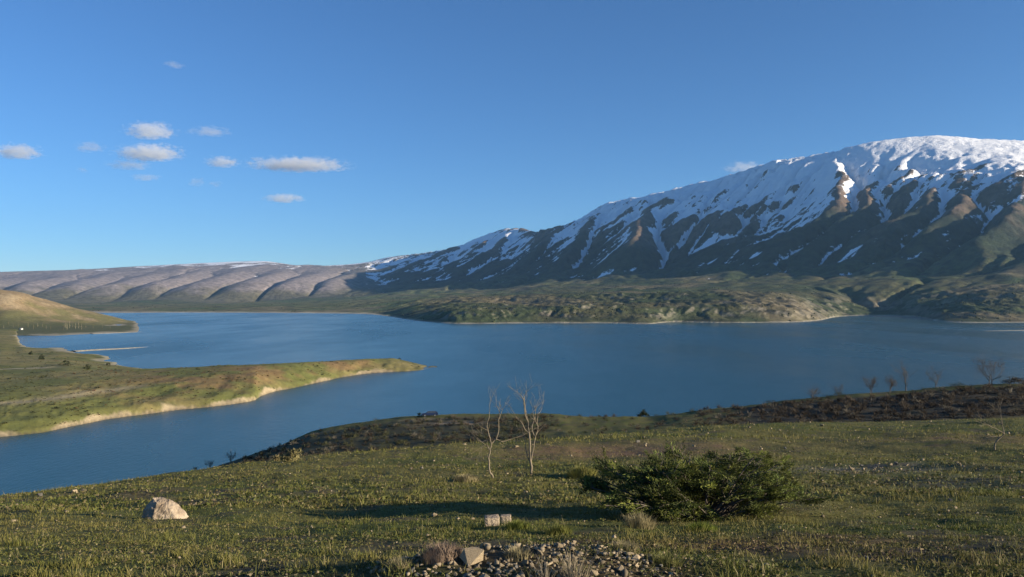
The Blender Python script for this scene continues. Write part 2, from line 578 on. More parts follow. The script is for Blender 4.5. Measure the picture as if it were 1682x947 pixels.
    sn = sn - np.clip(slope - 0.75, 0, 1) * 0.6
    sn = np.where(x_i < 600, (Z - 590) / 260 + 0.75 * mid - 0.25 + conc * 0.02, sn)
    sn = np.clip(sn, -0.6, 1.2)
    sn = np.where(S < 2.5, -0.6, sn) * 0.6 + 0.43
    V = np.stack([PX, PY, Z], -1).reshape(-1, 3)
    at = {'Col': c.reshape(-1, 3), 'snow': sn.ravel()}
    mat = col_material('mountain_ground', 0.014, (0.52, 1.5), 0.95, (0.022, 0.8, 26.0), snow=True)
    fS = S[:-1, :-1]; fx = x_i[:-1, :-1]
    keep = np.maximum(np.maximum(Z[:-1, :-1], Z[1:, 1:]), np.maximum(Z[:-1, 1:], Z[1:, :-1])) > -3
    wob = 40 * mid[:-1, :-1]
    mk_sh = keep & (fS < 2.6)
    mk_h = keep & (fS >= 2.6) & (fx + wob < 590)
    mk_m = keep & (fS >= 2.6) & (fx + wob >= 590)
    for nm, mk, lb, ct in (('far_shore', mk_sh, 'low green shore with pale gullied bluffs across the lake', 'shore'),
                           ('far_hills', mk_h, 'long range of rounded brown hills behind the lake', 'hills'),
                           ('snowy_mountain', mk_m, 'high mountain ridge with a snow covered summit above the lake', 'mountain')):
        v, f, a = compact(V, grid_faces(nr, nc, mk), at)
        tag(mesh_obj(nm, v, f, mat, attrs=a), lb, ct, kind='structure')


build_far()

# ------------------------------------------------------------------ left shore: peninsula and hill
PEN_SHORE = [(-400, 760), (0, 717), (70, 708), (140, 695), (210, 683), (300, 672), (395, 661), (418, 657), (428, 650), (500, 633), (560, 620), (600, 613.5),
             (650, 610), (690, 607.5), (708, 603)]
PEN = Loft([
    [(x, 0.0, shoreY(y)) for x, y in PEN_SHORE],
    [(x, (4.5 if x < 500 else 3.4 if x < 600 else (2.6 if x < 680 else 0.3)), shoreY(y) + (13 if x < 650 else 9)) for x, y in PEN_SHORE],
    [(-400, 15, 640), (0, 12, 610), (100, 13, 650), (230, zy(607, 730), 730), (330, zy(602, 745), 745), (450, zy(597, 765), 765),
     (560, zy(590.5, 850), 850), (600, zy(589, 880), 880), (640, zy(588, 915), 915), (680, zy(596, 930), 930), (708, -1.0, 920)],
    [(-400, 12, 900), (0, 9, 880), (100, 8, 880), (170, 4, 850), (230, 4, 800), (330, 3, 810), (450, 3, 830), (560, 2, 910), (640, 1, 960), (708, -2, 960)],
    [(-400, 5, 1500), (0, 4, 1300), (30, 2, 1270), (60, 0, 1240), (110, 0, 1190), (150, 0, 1130), (185, 0, 1010), (210, 0, 930), (240, 0, 870), (330, 0, 850), (450, 0, 870), (560, 0, 940),
     (640, 0, 990), (708, -3, 1000)],
    [(-400, 4, 1900), (0, 3, 1850), (25, 2, 1600), (40, -3, 1420), (110, -4, 1350), (240, -5, 1100), (450, -5, 950), (708, -5, 1060)],
], under=0.15)
LHILL = Loft([
    [(-400, 0.0, shoreY(557)), (0, 0, shoreY(556)), (60, 0, shoreY(553)), (130, 0, shoreY(549)), (180, 0, shoreY(547)), (225, 0, shoreY(545.5)), (245, -1.5, shoreY(545))],
    [(-400, 3, 1950), (0, 3, 1950), (130, 2.5, 1960), (190, 1.6, 2000), (225, 0.3, 2000), (245, -3, 2000)],
    [(-400, zy(500, 2150), 2150), (0, zy(512, 2130), 2130), (60, zy(522, 2180), 2180), (130, zy(530, 2250), 2250), (190, zy(533, 2320), 2320), (218, 0.5, 2420), (245, -4, 2450)],
    [(-400, zy(468, 2250), 2250), (-100, zy(466, 2300), 2300), (0, zy(474, 2350), 2350), (30, zy(478, 2380), 2380), (60, zy(488, 2420), 2420), (100, zy(500, 2480), 2480),
     (150, zy(512, 2540), 2540), (190, zy(521.5, 2600), 2600), (212, zy(526.5, 2630), 2630), (230, -2, 2650), (245, -5, 2650)],
    [(-400, 40, 2800), (0, 30, 2800), (100, 5, 2800), (212, -3, 2800), (245, -8, 2800)],
    [(-400, -5, 3200), (245, -10, 3200)],
], under=0.05)


def z_pen(X, Y):
    xi = CX + F * X / Y
    z, s = PEN(xi, Y + 7.0 * fbm(X / 30, Y / 90, 3, 99))
    z = z.reshape(np.shape(X)); s = s.reshape(np.shape(X))
    xw = X + 14 * fbm(X / 60, Y / 60, 3, 91); ins = sstep(0.0, 0.9, s)
    z = z + ins * fbm(X / 45, Y / 45, 4, 92) * 1.3 + ins * fbm(X / 160, Y / 160, 2, 93) * 2.2 * sstep(1.1, 1.8, s) * (1 - sstep(560, 680, xi))
    z = z + (1 - sstep(1.2, 2.0, s)) * sstep(-0.2, 0.6, z) * ridged(xw / 22, Y / 50, 4, 95, 0.6) * 1.7
    return z, s, xi


def z_hill(X, Y):
    xi = CX + F * X / Y
    z, s = LHILL(xi, Y)
    z = z.reshape(np.shape(X)); s = s.reshape(np.shape(X))
    z = z + sstep(1.0, 2.0, s) * (fbm(X / 130, Y / 130, 4, 101) * 5 + ridged(X / 90, Y / 160, 3, 103) * 3) * (1 - sstep(150, 225, xi) * 0.85)
    return z, s, xi


def land(name, fn, Y0, Y1, t0, t1, nr, nc, colour, mat, label, cat):
    Yv = np.geomspace(Y0, Y1, nr); tv = np.linspace(t0, t1, nc)
    X = tv[None] * Yv[:, None]; Y = np.repeat(Yv[:, None], nc, 1)
    Z, S, xi = fn(X, Y)
    dzdx = np.gradient(Z, axis=1) / np.gradient(X, axis=1)
    dzdy = (np.gradient(Z, axis=0) - dzdx * np.gradient(X, axis=0)) / np.gradient(Y, axis=0)
    C = colour(X, Y, Z, S, xi, np.hypot(dzdx, dzdy), dzdx, dzdy)
    V = np.stack([X, Y, Z], -1).reshape(-1, 3)
    keep = np.maximum(np.maximum(Z[:-1, :-1], Z[1:, 1:]), np.maximum(Z[:-1, 1:], Z[1:, :-1])) > -1.5
    v, f, a = compact(V, grid_faces(nr, nc, keep), {'Col': C.reshape(-1, 3)})
    return tag(mesh_obj(name, v, f, mat, attrs=a), label, cat, kind='structure')


def pen_colour(X, Y, Z, S, xi, slope, gx, gy):
    a = fbm(X / 75, Y / 75, 4, 111); b = fbm(X / 22, Y / 22, 3, 113); big = fbm(X / 240, Y / 240, 3, 115)
    c = mix(np.array([0.135, 0.142, 0.042]), np.array([0.215, 0.180, 0.070]), sstep(-0.4, 0.4, a + 0.5 * big))
    c = mix(c, np.array([0.065, 0.078, 0.030]), sstep(0.12, 0.4, b + 0.3 * a) * 0.6)
    rust = np.array([0.22, 0.135, 0.065])
    r = sstep(0.9, 1.2, S) * (1 - sstep(1.75, 2.05, S)) * sstep(80, 330, xi) * (1 - sstep(590, 640, xi)) * sstep(-0.35, 0.25, b * 0.7 + a)
    c = mix(c, rust, r * 0.7)
    sand = np.array([0.36, 0.285, 0.175])
    thr = 0.18 + 1.3 * fbm(X / 38, Y / 38, 3, 117) + 0.45 * b
    c = mix(c, sand * (1 + 0.35 * b[..., None]), (1 - sstep(thr - 0.12, thr + 0.12, S)) * (S < 1.6) * 0.92)
    c = mix(c, np.array([0.12, 0.10, 0.07]), (1 - sstep(0.2, 0.7, Z + 0.4 * b)) * 0.6 * (S < 1.5))
    # pale track and scars
    tr = np.exp(-((S - (1.36 + 0.07 * a)) / 0.055) ** 2) * (1 - sstep(190, 270, xi))
    c = mix(c, np.array([0.34, 0.28, 0.17]), tr * 0.75)
    tr2 = np.exp(-((Y - 775 - 10 * a) / 9.0) ** 2) * (1 - sstep(60, 110, xi))
    c = mix(c, np.array([0.40, 0.34, 0.22]), tr2 * 0.8)
    c = mix(c, np.array([0.38, 0.33, 0.22]), (1 - sstep(0.5, 1.6, Z + b)) * (S > 3) * 0.9)
    return c


def hill_colour(X, Y, Z, S, xi, slope, gx, gy):
    a = fbm(X / 90, Y / 90, 4, 121); b = fbm(X / 28, Y / 28, 3, 123)
    c = mix(np.array([0.165, 0.15, 0.062]), np.array([0.27, 0.20, 0.11]), sstep(-0.3, 0.35, a + (Z - 40) / 120))
    c = mix(c, np.array([0.42, 0.33, 0.2]), sstep(0.15, 0.4, b * 0.6 + a * 0.8) * 0.6 * sstep(2.0, 2.5, S))
    c = mix(c, np.array([0.085, 0.095, 0.04]), (1 - sstep(1.4, 2.3, S)) * 0.8)
    c = mix(c, np.array([0.42, 0.36, 0.25]), (1 - sstep(0.25, 0.9, Z + 0.5 * b)) * 0.8)
    return c


MAT_LAND = col_material('shore_ground', 0.12, (0.7, 1.3), 0.95, (0.5, 0.6, 0.8))
land('peninsula', z_pen, 330, 2000, -0.84, -0.095, 300, 380, pen_colour, MAT_LAND,
     'grassy peninsula with sandy eroded banks running out into the lake', 'peninsula')
land('shore_hill', z_hill, 1650, 3300, -0.84, -0.45, 150, 230, hill_colour, MAT_LAND,
     'tan grassy hill sloping down to the water behind the bare poplars', 'hill')


def spit(pts, w, zt, label):
    """low sand bar along image points on the waterline"""
    P = np.array([((x - CX) / F * shoreY(y), shoreY(y)) for x, y in pts])
    n = 60
    t = np.linspace(0, 1, n)
    u = np.linspace(0, 1, len(P))
    cx = pchip(u, P[:, 0], t) + 0; cy = pchip(u, P[:, 1], t)
    V = []
    k = 9
    tang = np.stack([np.gradient(cx), np.gradient(cy)], -1); tang /= np.linalg.norm(tang, axis=1)[:, None]
    nrm = np.stack([-tang[:, 1], tang[:, 0]], -1)
    for i in range(n):
        ww = w * (1 - t[i] ** 3) * (0.75 + 0.5 * perlin(t[i] * 7, 0.3, 5)) + 0.5
        for j in range(k):
            s = j / (k - 1) * 2 - 1
            V.append((cx[i] + nrm[i, 0] * s * ww, cy[i] + nrm[i, 1] * s * ww, zt * (1 - s * s) * (1 - t[i] ** 4 * 0.8) - 0.25))
    V = np.array(V)
    c = np.tile(np.array([0.42, 0.37, 0.27]), (len(V), 1)) * (1 + 0.15 * RNG.randn(len(V), 1)).clip(0.7, 1.3)
    tag(mesh_obj('sand_spit', V, grid_faces(n, k), MAT_LAND, attrs={'Col': c}), label, 'spit', kind='structure')


spit([(120, 577), (160, 574.5), (200, 572.5), (243, 569.5)], 11, 1.6, 'pale sand spit reaching into the lake beside the grassy peninsula')
spit([(150, 548), (190, 546.5), (235, 544.6)], 12, 1.4, 'thin sand spit in front of the tan grassy hill')
spit([(1720, 541), (1670, 542.5), (1612, 543.5)], 14, 1.2, 'thin dark spit off the shore below the snowy mountain')

# ------------------------------------------------------------------ the near hillside
EDGE = [(-400, 868, 15), (0, 819, 22), (150, 797, 27), (300, 776, 33), (420, 760, 38), (520, 749, 43), (700, 736, 51), (900, 722, 60), (1100, 706, 76), (1300, 696, 92),
        (1500, 692, 100), (1682, 688, 104), (2100, 684, 110)]
CREST = [(-400, -6, 200), (0, 4, 200), (200, 20, 205), (300, zy(779, 210), 210), (340, zy(771, 210), 210), (400, zy(752, 212), 212), (460, zy(731, 212), 212), (520, zy(708, 212), 212),
         (570, zy(698, 212), 212), (620, zy(691, 212), 212), (700, zy(684, 212), 212), (780, zy(681, 214), 214), (880, zy(680, 215), 215), (980, zy(683.5, 215), 215), (1060, zy(684, 212), 212),
         (1150, zy(674, 210), 210), (1250, zy(664, 208), 208), (1330, zy(655, 206), 206), (1450, zy(646, 204), 204), (1560, zy(637, 202), 202), (1682, zy(631, 200), 200), (2100, zy(618, 200), 200)]
NEAR = Loft([
    [(x, zy(y, 5.0), 5.0) for x, y in ((-400, 975), (0, 962), (841, 945), (1682, 932), (2100, 928))],
    [(x, zy(y, 11.0), 11.0) for x, y in ((-400, 880), (0, 867), (400, 858), (841, 852), (1300, 846), (1682, 838), (2100, 834))],
    [(x, zy(y, Y), Y) for x, y, Y in EDGE],
    [(x, zy(y + 12, Y * 1.35 + 6), Y * 1.35 + 6) for x, y, Y in EDGE],
    [(-400, 10, 140), (0, 22, 140), (200, 34, 150), (300, zy(784, 160), 160), (400, zy(768, 160), 160), (520, zy(751, 160), 160), (700, zy(737, 160), 160), (900, zy(717, 165), 165),
     (1060, zy(704, 170), 170), (1200, zy(694, 170), 170), (1400, zy(690, 165), 165), (1682, zy(682, 160), 160), (2100, zy(676, 160), 160)],
    CREST,
    [(x, z * 0.55 - 4, Y + 75) for x, z, Y in CREST],
    [(x, -6, Y + 190) for x, z, Y in CREST],
], under=0.0)


def z_near(X, Y, detail=True):
    X = np.asarray(X, float); Y = np.asarray(Y, float)
    Yc = np.maximum(Y, 5.0)
    xi = np.clip(CX + F * X / Yc, -400, 2100)
    z, s = NEAR(xi, Yc)
    z = z.reshape(X.shape); s = s.reshape(X.shape)
    z = z + np.maximum(5.0 - Y, 0) * 0.055 + (X - (xi - CX) / F * Yc) * 0.03
    # tussocks and hummocks
    z = z + fbm(X / 2.8, Y / 2.8, 3, 131) * 0.17 * sstep(5, 14, Y) + fbm(X / 0.55, Y / 0.55, 2, 133) * 0.035
    z = z + fbm(X / 12, Y / 14, 3, 135) * 0.5 * sstep(14, 40, Y) * (1 - 0.6 * (np.abs(s - 2) < 0.15))
    bank = sstep(3.7, 4.2, s) * (1 - sstep(4.75, 5.0, s))
    z = z + bank * ridged(X / 11, Y / 11, 3, 137) * 0.4
    # rubble mound in front of the camera
    z = z + 0.17 * np.exp(-((X - 0.12) / 0.95) ** 2 - ((Y - 5.15) / 0.62) ** 2)
    return z, s, xi


def ground_pt(x, y, Ymin=4.0, Ymax=420.0, fn=z_near, steps=1800):
    """first point of the hillside under a photo pixel"""
    Yv = np.geomspace(Ymin, Ymax, steps)
    X = (x - CX) / F * Yv
    z = fn(X, Yv)[0]
    ray = zy(y, Yv)
    k = np.argmax(z >= ray)
    if z[k] < ray[k]:
        k = np.argmin(np.abs(z - ray))
    return Vector((X[k], Yv[k], z[k]))


def zg(X, Y):
    return float(z_near(np.array([X]), np.array([Y]))[0][0])


PATCH = []   # bare or coloured ground: centre, radii, colour, strength


def patch(x, y, rx, ry, colour, k):
    p = ground_pt(x, y)
    PATCH.append((p.x, p.y, rx, ry, np.array(colour), k))


patch(1010, 745, 5.0, 5.0, (0.20, 0.115, 0.070), 0.75)
patch(1120, 735, 5.0, 5.0, (0.17, 0.11, 0.065), 0.5)
patch(1270, 893, 1.5, 0.75, (0.165, 0.085, 0.052), 0.85)
patch(1480, 910, 1.0, 0.6, (0.12, 0.075, 0.05), 0.7)
patch(1420, 775, 2.8, 2.2, (0.15, 0.135, 0.11), 0.75)
patch(1560, 790, 2.4, 2.0, (0.10, 0.09, 0.07), 0.6)
patch(860, 925, 1.15, 0.5, (0.105, 0.078, 0.048), 0.9)
patch(560, 935, 0.8, 0.6, (0.05, 0.045, 0.035), 0.8)
patch(1640, 905, 0.9, 0.7, (0.06, 0.055, 0.04), 0.7)
patch(1580, 720, 8, 8, (0.15, 0.095, 0.055), 0.5)
patch(760, 694, 9, 3.0, (0.36, 0.27, 0.18), 0.7)
patch(700, 688, 8, 1.5, (0.30, 0.23, 0.15), 0.6)
patch(300, 905, 1.2, 1.0, (0.14, 0.12, 0.05), 0.5)


def near_mask(X, Y, S, xi):
    """returns colour of the ground and grass density"""
    a = fbm(X / 6.0, Y / 6.0, 4, 141); b = fbm(X / 1.3, Y / 1.3, 4, 143); big = fbm(X / 30, Y / 30, 3, 145)
    c = mix(np.array([0.078, 0.094, 0.020]), np.array([0.150, 0.135, 0.040]), sstep(-0.35, 0.35, a + 0.4 * big))
    c = mix(c, np.array([0.050, 0.058, 0.020]), sstep(0.05, 0.4, b + 0.2 * a) * 0.55)
    soil = sstep(0.10, 0.42, b * 0.8 - 0.5 * a + 0.25 * fbm(X / 3.5, Y / 2.0, 2, 147))
    c = mix(c, np.array([0.115, 0.085, 0.055]), soil * 0.65)
    dens = np.clip(1.0 - 0.85 * soil + 0.35 * a, 0, 1.2)
    bank = sstep(3.55, 3.95, S) * (1 - sstep(4.78, 4.97, S))
    br = bank * np.clip(sstep(1130, 1260, xi) * 0.92 + (1 - sstep(760, 980, xi)) * 0.85 + 0.3 * sstep(0.0, 0.4, a), 0, 1)
    bankc = mix(np.array([0.064, 0.060, 0.034]), np.array([0.050, 0.042, 0.030]), sstep(900, 1150, xi))
    c = mix(c, bankc, np.clip(br + 0.3 * a * bank, 0, 0.95))
    dens = dens * (1 - 0.85 * br)
    for (px, py, rx, ry, cc, k) in PATCH:
        g = np.exp(-((X - px) / rx) ** 2 - ((Y - py) / ry) ** 2)
        g = np.clip(g * (1 + 1.1 * b), 0, 1) * k
        c = mix(c, cc, g); dens = dens * (1 - 0.75 * g)
    return c, dens


def build_near():
    nr, nc = 410, 560
    W = np.geomspace(5.0, 470.0, nr)
    Yv = W - 12.0 + 6.0
    tv = np.linspace(-0.86, 0.86, nc)
    X = tv[None] * (Yv[:, None] + 11.0); Y = np.repeat(Yv[:, None], nc, 1)
    Z, S, xi = z_near(X, Y)
    c, d = near_mask(X, Y, S, xi)
    V = np.stack([X, Y, Z], -1).reshape(-1, 3)
    mat = col_material('meadow_ground', 5.0, (0.55, 1.35), 0.95, (9.0, 0.9, 0.06))
    keep = np.maximum(Z[:-1, :-1], Z[1:, 1:]) > -1.5
    v, f, a = compact(V, grid_faces(nr, nc, keep), {'Col': c.reshape(-1, 3)})
    tag(mesh_obj('hillside', v, f, mat, attrs=a), 'grassy hillside meadow falling away towards the lake', 'hillside', kind='structure')


build_near()


def blades(P, h, w, lean, ang, c, three):
    """P base points; returns verts, tris, colours of tapered blades"""
    n = len(P)
    side = np.stack([np.cos(ang), np.sin(ang), np.zeros(n)], -1)
    ld = RNG.uniform(0, 2 * np.pi, n)
    ln = np.stack([np.cos(ld), np.sin(ld), np.zeros(n)], -1) * (lean * h)[:, None]
    up = np.zeros((n, 3)); up[:, 2] = h
    s = side * w[:, None]
    b0, b1 = P - s, P + s
    tip = P + up + ln
    if three:
        md = P + up * 0.55 + ln * 0.3
        m0, m1 = md - s * 0.7, md + s * 0.7
        V = np.stack([b0, b1, m0, m1, tip], 1).reshape(-1, 3)
        o = (np.arange(n) * 5)[:, None, None]
        T = (o + np.array([[0, 1, 3], [0, 3, 2], [2, 3, 4]])[None]).reshape(-1, 3)
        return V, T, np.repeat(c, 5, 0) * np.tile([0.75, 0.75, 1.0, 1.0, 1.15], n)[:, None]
    V = np.stack([b0, b1, tip], 1).reshape(-1, 3)
    T = np.arange(n * 3).reshape(-1, 3)
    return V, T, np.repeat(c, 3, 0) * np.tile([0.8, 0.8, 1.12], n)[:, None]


def leaf_material(name, rough=0.7, trans=0.25):
    m, N, L, P = nodes(name)
    a = attr_node(N, 'Col')
    L.new(a.outputs['Color'], P.inputs['Base Color'])
    P.inputs['Roughness'].default_value = rough
    P.inputs['Specular IOR Level'].default_value = 0.2
    t = N.new('ShaderNodeBsdfTranslucent'); L.new(a.outputs['Color'], t.inputs['Color'])
    ms = N.new('ShaderNodeMixShader'); ms.inputs[0].default_value = trans
    L.new(P.outputs[0], ms.inputs[1]); L.new(t.outputs[0], ms.inputs[2])
    L.new(ms.outputs[0], N['Material Output'].inputs['Surface'])
    return m


MAT_LEAF = leaf_material('leaf')


def build_grass():
    VV, TT, CC = [], [], []
    off = 0
    for (Y0, Y1, n, hh, ww, three) in ((4.2, 13, 128000, (0.02, 0.065), (0.0018, 0.0040), True), (13, 45, 150000, (0.03, 0.10), (0.004, 0.009), False),
                                       (45, 230, 130000, (0.05, 0.18), (0.014, 0.035), False)):
        Y = np.exp(RNG.uniform(np.log(Y0), np.log(Y1), n)); t = RNG.uniform(-0.74, 0.74, n)
        X = t * (Y + 2.6)
        # clumps: pull the points together
        X = X + 0.035 * Y ** 0.5 * np.sin(X * 9 + 3 * np.sin(Y * 7)); Y = Y + 0.03 * Y ** 0.5 * np.sin(Y * 8 + 2 * np.sin(X * 6))
        Z, S, xi = z_near(X, Y)
        c, d = near_mask(X, Y, S, xi)
        tuft = sstep(-0.25, 0.5, fbm(X / 0.45, Y / 0.45, 2, 151) + 0.6 * fbm(X / 2.2, Y / 2.2, 2, 153))
        k = (RNG.uniform(0, 1, n) < d * (0.25 + 0.9 * tuft)) & (Z > 1)
        heap = np.exp(-((X - 0.12) / 1.0) ** 2 - ((Y - 5.0) / 0.55) ** 2)
        k &= RNG.uniform(0, 1, n) > heap * 0.85
        X, Y, Z, tuft, c = X[k], Y[k], Z[k], tuft[k], c[k]
        n = len(X)
        h = RNG.uniform(hh[0], hh[1], n) * (0.55 + 0.9 * tuft) * RNG.lognormal(0, 0.25, n)
        w = RNG.uniform(ww[0], ww[1], n)
        f = fbm(X / 4, Y / 4, 3, 155) + 0.4 * fbm(X / 0.8, Y / 0.8, 2, 157)
        g = mix(np.array([0.102, 0.116, 0.020]), np.array([0.222, 0.186, 0.056]), np.clip(sstep(-0.35, 0.55, f) + RNG.normal(0, 0.22, n), 0, 1))
        dry = RNG.uniform(0, 1, n) < 0.10
        g[dry] = np.array([0.30, 0.25, 0.13])
        g = g * 0.72 + c * 0.4
        g = g * RNG.uniform(0.75, 1.2, (n, 1))
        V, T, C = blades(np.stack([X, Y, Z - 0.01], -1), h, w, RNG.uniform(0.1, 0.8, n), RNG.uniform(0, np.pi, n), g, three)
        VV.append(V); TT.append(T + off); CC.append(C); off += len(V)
    # creeping herbs, moss and litter: small leaves lying near the ground
    for (Y0, Y1, n, sz, hgt) in ((4.2, 14, 175000, (0.006, 0.018), 0.03), (14, 60, 130000, (0.018, 0.05), 0.05)):
        Y = np.exp(RNG.uniform(np.log(Y0), np.log(Y1), n)); X = RNG.uniform(-0.74, 0.74, n) * (Y + 2.6)
        clump = fbm(X / 0.28, Y / 0.28, 3, 161) + 0.5 * fbm(X / 1.1, Y / 1.1, 2, 163)
        k = RNG.uniform(0, 1, n) < sstep(-0.35, 0.45, clump + 0.5 * fbm(X / 5.0, Y / 4.0, 3, 165))
        X, Y, clump = X[k], Y[k], clump[k]
        n = len(X)
        Z, S, xi = z_near(X, Y)
        c, d = near_mask(X, Y, S, xi)
        q = RNG.uniform(0, 1, n)
        g = np.where((q < 0.45)[:, None], np.array([0.070, 0.088, 0.020]), np.where((q < 0.72)[:, None], np.array([0.13, 0.125, 0.035]),
                     np.where((q < 0.9)[:, None], np.array([0.15, 0.105, 0.06]), np.array([0.26, 0.21, 0.125]))))
        g = (g * 0.65 + c * 0.4) * RNG.uniform(0.65, 1.3, (n, 1))
        a = RNG.normal(0, 1, (n, 3)); a[:, 2] = np.abs(a[:, 2]) * 0.7; a /= np.linalg.norm(a, axis=1)[:, None]
        sd = np.cross(a, RNG.normal(0, 1, (n, 3))); sd /= np.linalg.norm(sd, axis=1)[:, None]
        L = RNG.uniform(sz[0], sz[1], (n, 1)) * 1.6
        P0 = np.stack([X, Y, Z + RNG.uniform(0, 1, n) * hgt * np.clip(0.4 + clump, 0.1, 1.2)], -1)
        V = np.stack([P0 - sd * L * 0.35, P0 + sd * L * 0.35, P0 + a * L], 1).reshape(-1, 3)
        VV.append(V); TT.append(np.arange(n * 3).reshape(-1, 3) + off); CC.append(np.repeat(g, 3, 0)); off += len(V)
    o = mesh_obj('meadow_grass', np.concatenate(VV), np.concatenate(TT), MAT_LEAF, attrs={'Col': np.concatenate(CC)}, smooth=False)
    tag(o, 'short green and straw coloured grass covering the near hillside', 'grass', kind='stuff')


build_grass()
# ------------------------------------------------------------------ stones
MAT_STONE = plain_material('pale_limestone', (0.19, 0.145, 0.088), (0.42, 0.335, 0.215), 14.0, 0.9, 0.2, (40.0, 0.6, 0.01), obj_random=0.35)
MAT_BOULDER = plain_material('boulder_stone', (0.22, 0.165, 0.11), (0.46, 0.38, 0.28), 5.0, 0.9, 0.2, (14.0, 0.9, 0.03))
MAT_GREY = plain_material('grey_stone', (0.09, 0.085, 0.075), (0.20, 0.185, 0.16), 14.0, 0.9, 0.2, (40.0, 0.6, 0.01), obj_random=0.35)


def rock_bm(seed, n=16, shape=(1, 0.8, 0.6), box=0.5):
    r = np.random.RandomState(seed)
    p = r.normal(0, 1, (n, 3)); p /= np.linalg.norm(p, axis=1)[:, None]
    p = np.sign(p) * np.abs(p) ** box
    p *= r.uniform(0.75, 1.0, (n, 1)) * np.array(shape)
    bm = bmesh.new()
    for q in p:
        bm.verts.new(q)
    res = bmesh.ops.convex_hull(bm, input=bm.verts[:])
    bmesh.ops.delete(bm, geom=[g for g in set(res['geom_interior'] + res['geom_unused']) if isinstance(g, bmesh.types.BMVert)], context='VERTS')
    return bm


def rock_mesh(name, seed, shape, mat, n=16, box=0.5, bevel=0.0, rough=0.0):
    bm = rock_bm(seed, n, shape, box)
    if bevel:
        bmesh.ops.bevel(bm, geom=bm.edges[:], offset=bevel, segments=1, affect='EDGES', clamp_overlap=True)
    if rough:
        bmesh.ops.triangulate(bm, faces=bm.faces[:])
        bmesh.ops.subdivide_edges(bm, edges=bm.edges[:], cuts=3, use_grid_fill=True)
        for v in bm.verts:
            k = perlin(v.co.x * 3.1 + seed, v.co.y * 3.1 + v.co.z * 2.3) + 0.5 * perlin(v.co.x * 8 + v.co.z * 5, v.co.y * 8 - v.co.z * 4 + seed)
            v.co *= 1 + rough * float(k)
    me = bpy.data.meshes.new(name)
    bm.to_mesh(me); bm.free()
    me.materials.append(mat)
    return me


def put(name, me, loc, rot=(0, 0, 0), scale=1.0):
    o = bpy.data.objects.new(name, me)
    COL.objects.link(o)
    o.location = loc; o.rotation_euler = rot
    o.scale = scale if isinstance(scale, tuple) else (scale,) * 3
    return o


def boulder():
    b = ground_pt(262, 853)
    k = b.y / F
    pts = [(-36, 0, -6), (-34, 6, -2), (-33, 22, 0), (-20, 37, 4), (-12, 39, 12), (6, 35, 6), (22, 27, 4), (36, 14, 2), (39, 6, 8), (34, -2, -8), (8, -4, -20), (-14, -3, -20),
           (-20, 20, 26), (10, 22, 26), (26, 8, 24), (-30, 4, 22), (12, 26, -10), (-8, 32, -8), (24, 12, -14)]
    bm = bmesh.new()
    for x, z, y in pts:
        bm.verts.new((x * k, y * k, z * k))
    bmesh.ops.convex_hull(bm, input=bm.verts[:])
    bmesh.ops.triangulate(bm, faces=bm.faces[:])
    for _ in range(2):
        bmesh.ops.subdivide_edges(bm, edges=bm.edges[:], cuts=2, use_grid_fill=True)
    for v in bm.verts:
        q = v.co / k / 9.0
        n = float(perlin(q.x + q.z * 0.7, q.z * 1.3 + q.y)) * 1.8 + float(perlin(q.x * 3 + q.y, q.z * 3 - q.y * 2, 4)) * 0.8
        crack = max(0.0, 0.25 - abs(float(perlin(q.x * 0.6 + 3, q.z * 0.8 + q.y * 0.5, 9)))) * 4.0
        v.co += v.co.normalized() * (n - crack) * k
    me = bpy.data.meshes.new('boulder'); bm.to_mesh(me); bm.free()
    me.materials.append(MAT_BOULDER)
    o = put('boulder', me, b + Vector((0, 0.15, -0.07)))
    tag(o, 'large pale boulder with one steep side lying in the meadow grass', 'boulder')


boulder()


def block(x, y, w, h, seed, label):
    b = ground_pt(x, y)
    k = b.y / F
    bm = bmesh.new()
    bmesh.ops.create_cube(bm, size=1.0)
    bmesh.ops.subdivide_edges(bm, edges=bm.edges[:], cuts=4, use_grid_fill=True)
    r = random.Random(seed)
    for v in bm.verts:
        c = v.co * 2
        m = sorted([abs(c.x), abs(c.y), abs(c.z)])
        e = max(0, m[1] - 0.75) * max(0, m[2] - 0.75)
        v.co *= 1 - 1.1 * e
        v.co += Vector((r.uniform(-1, 1), r.uniform(-1, 1), r.uniform(-1, 1))) * 0.025
        v.co.x *= w * k; v.co.y *= w * k * 0.75; v.co.z *= h * k
    me = bpy.data.meshes.new('stone_block'); bm.to_mesh(me); bm.free()
    me.materials.append(MAT_BOULDER)
    o = put('stone_block', me, b + Vector((0, 0.05, h * k * 0.42)), (r.uniform(-.06, .06), r.uniform(-.08, .08), r.uniform(-.25, .25)))
    tag(o, label, 'stone block')


block(808, 863, 24, 15, 1, 'wider of two squared tan stone blocks set side by side in the grass')
block(831, 860, 17, 14, 2, 'narrower of two squared tan stone blocks set side by side in the grass')

STONE_ME = [rock_mesh('stone', 100 + i, (1, RNG.uniform(0.65, 0.95), RNG.uniform(0.45, 0.75)), MAT_STONE if i % 3 else MAT_GREY, 13, 0.6) for i in range(9)]


def stone(x, y, wpx, label, i, name='field_stone', sink=0.25, group=None, me=None):
    b = ground_pt(x, y)
    k = b.y / F * wpx / 2
    o = put(name, me or STONE_ME[i % 9], b + Vector((0, 0, k * 0.55 * (1 - sink))), (random.uniform(-.3, .3), random.uniform(-.3, .3), random.uniform(0, 6.28)), k)
    tag(o, label, 'stone', group)
    return o


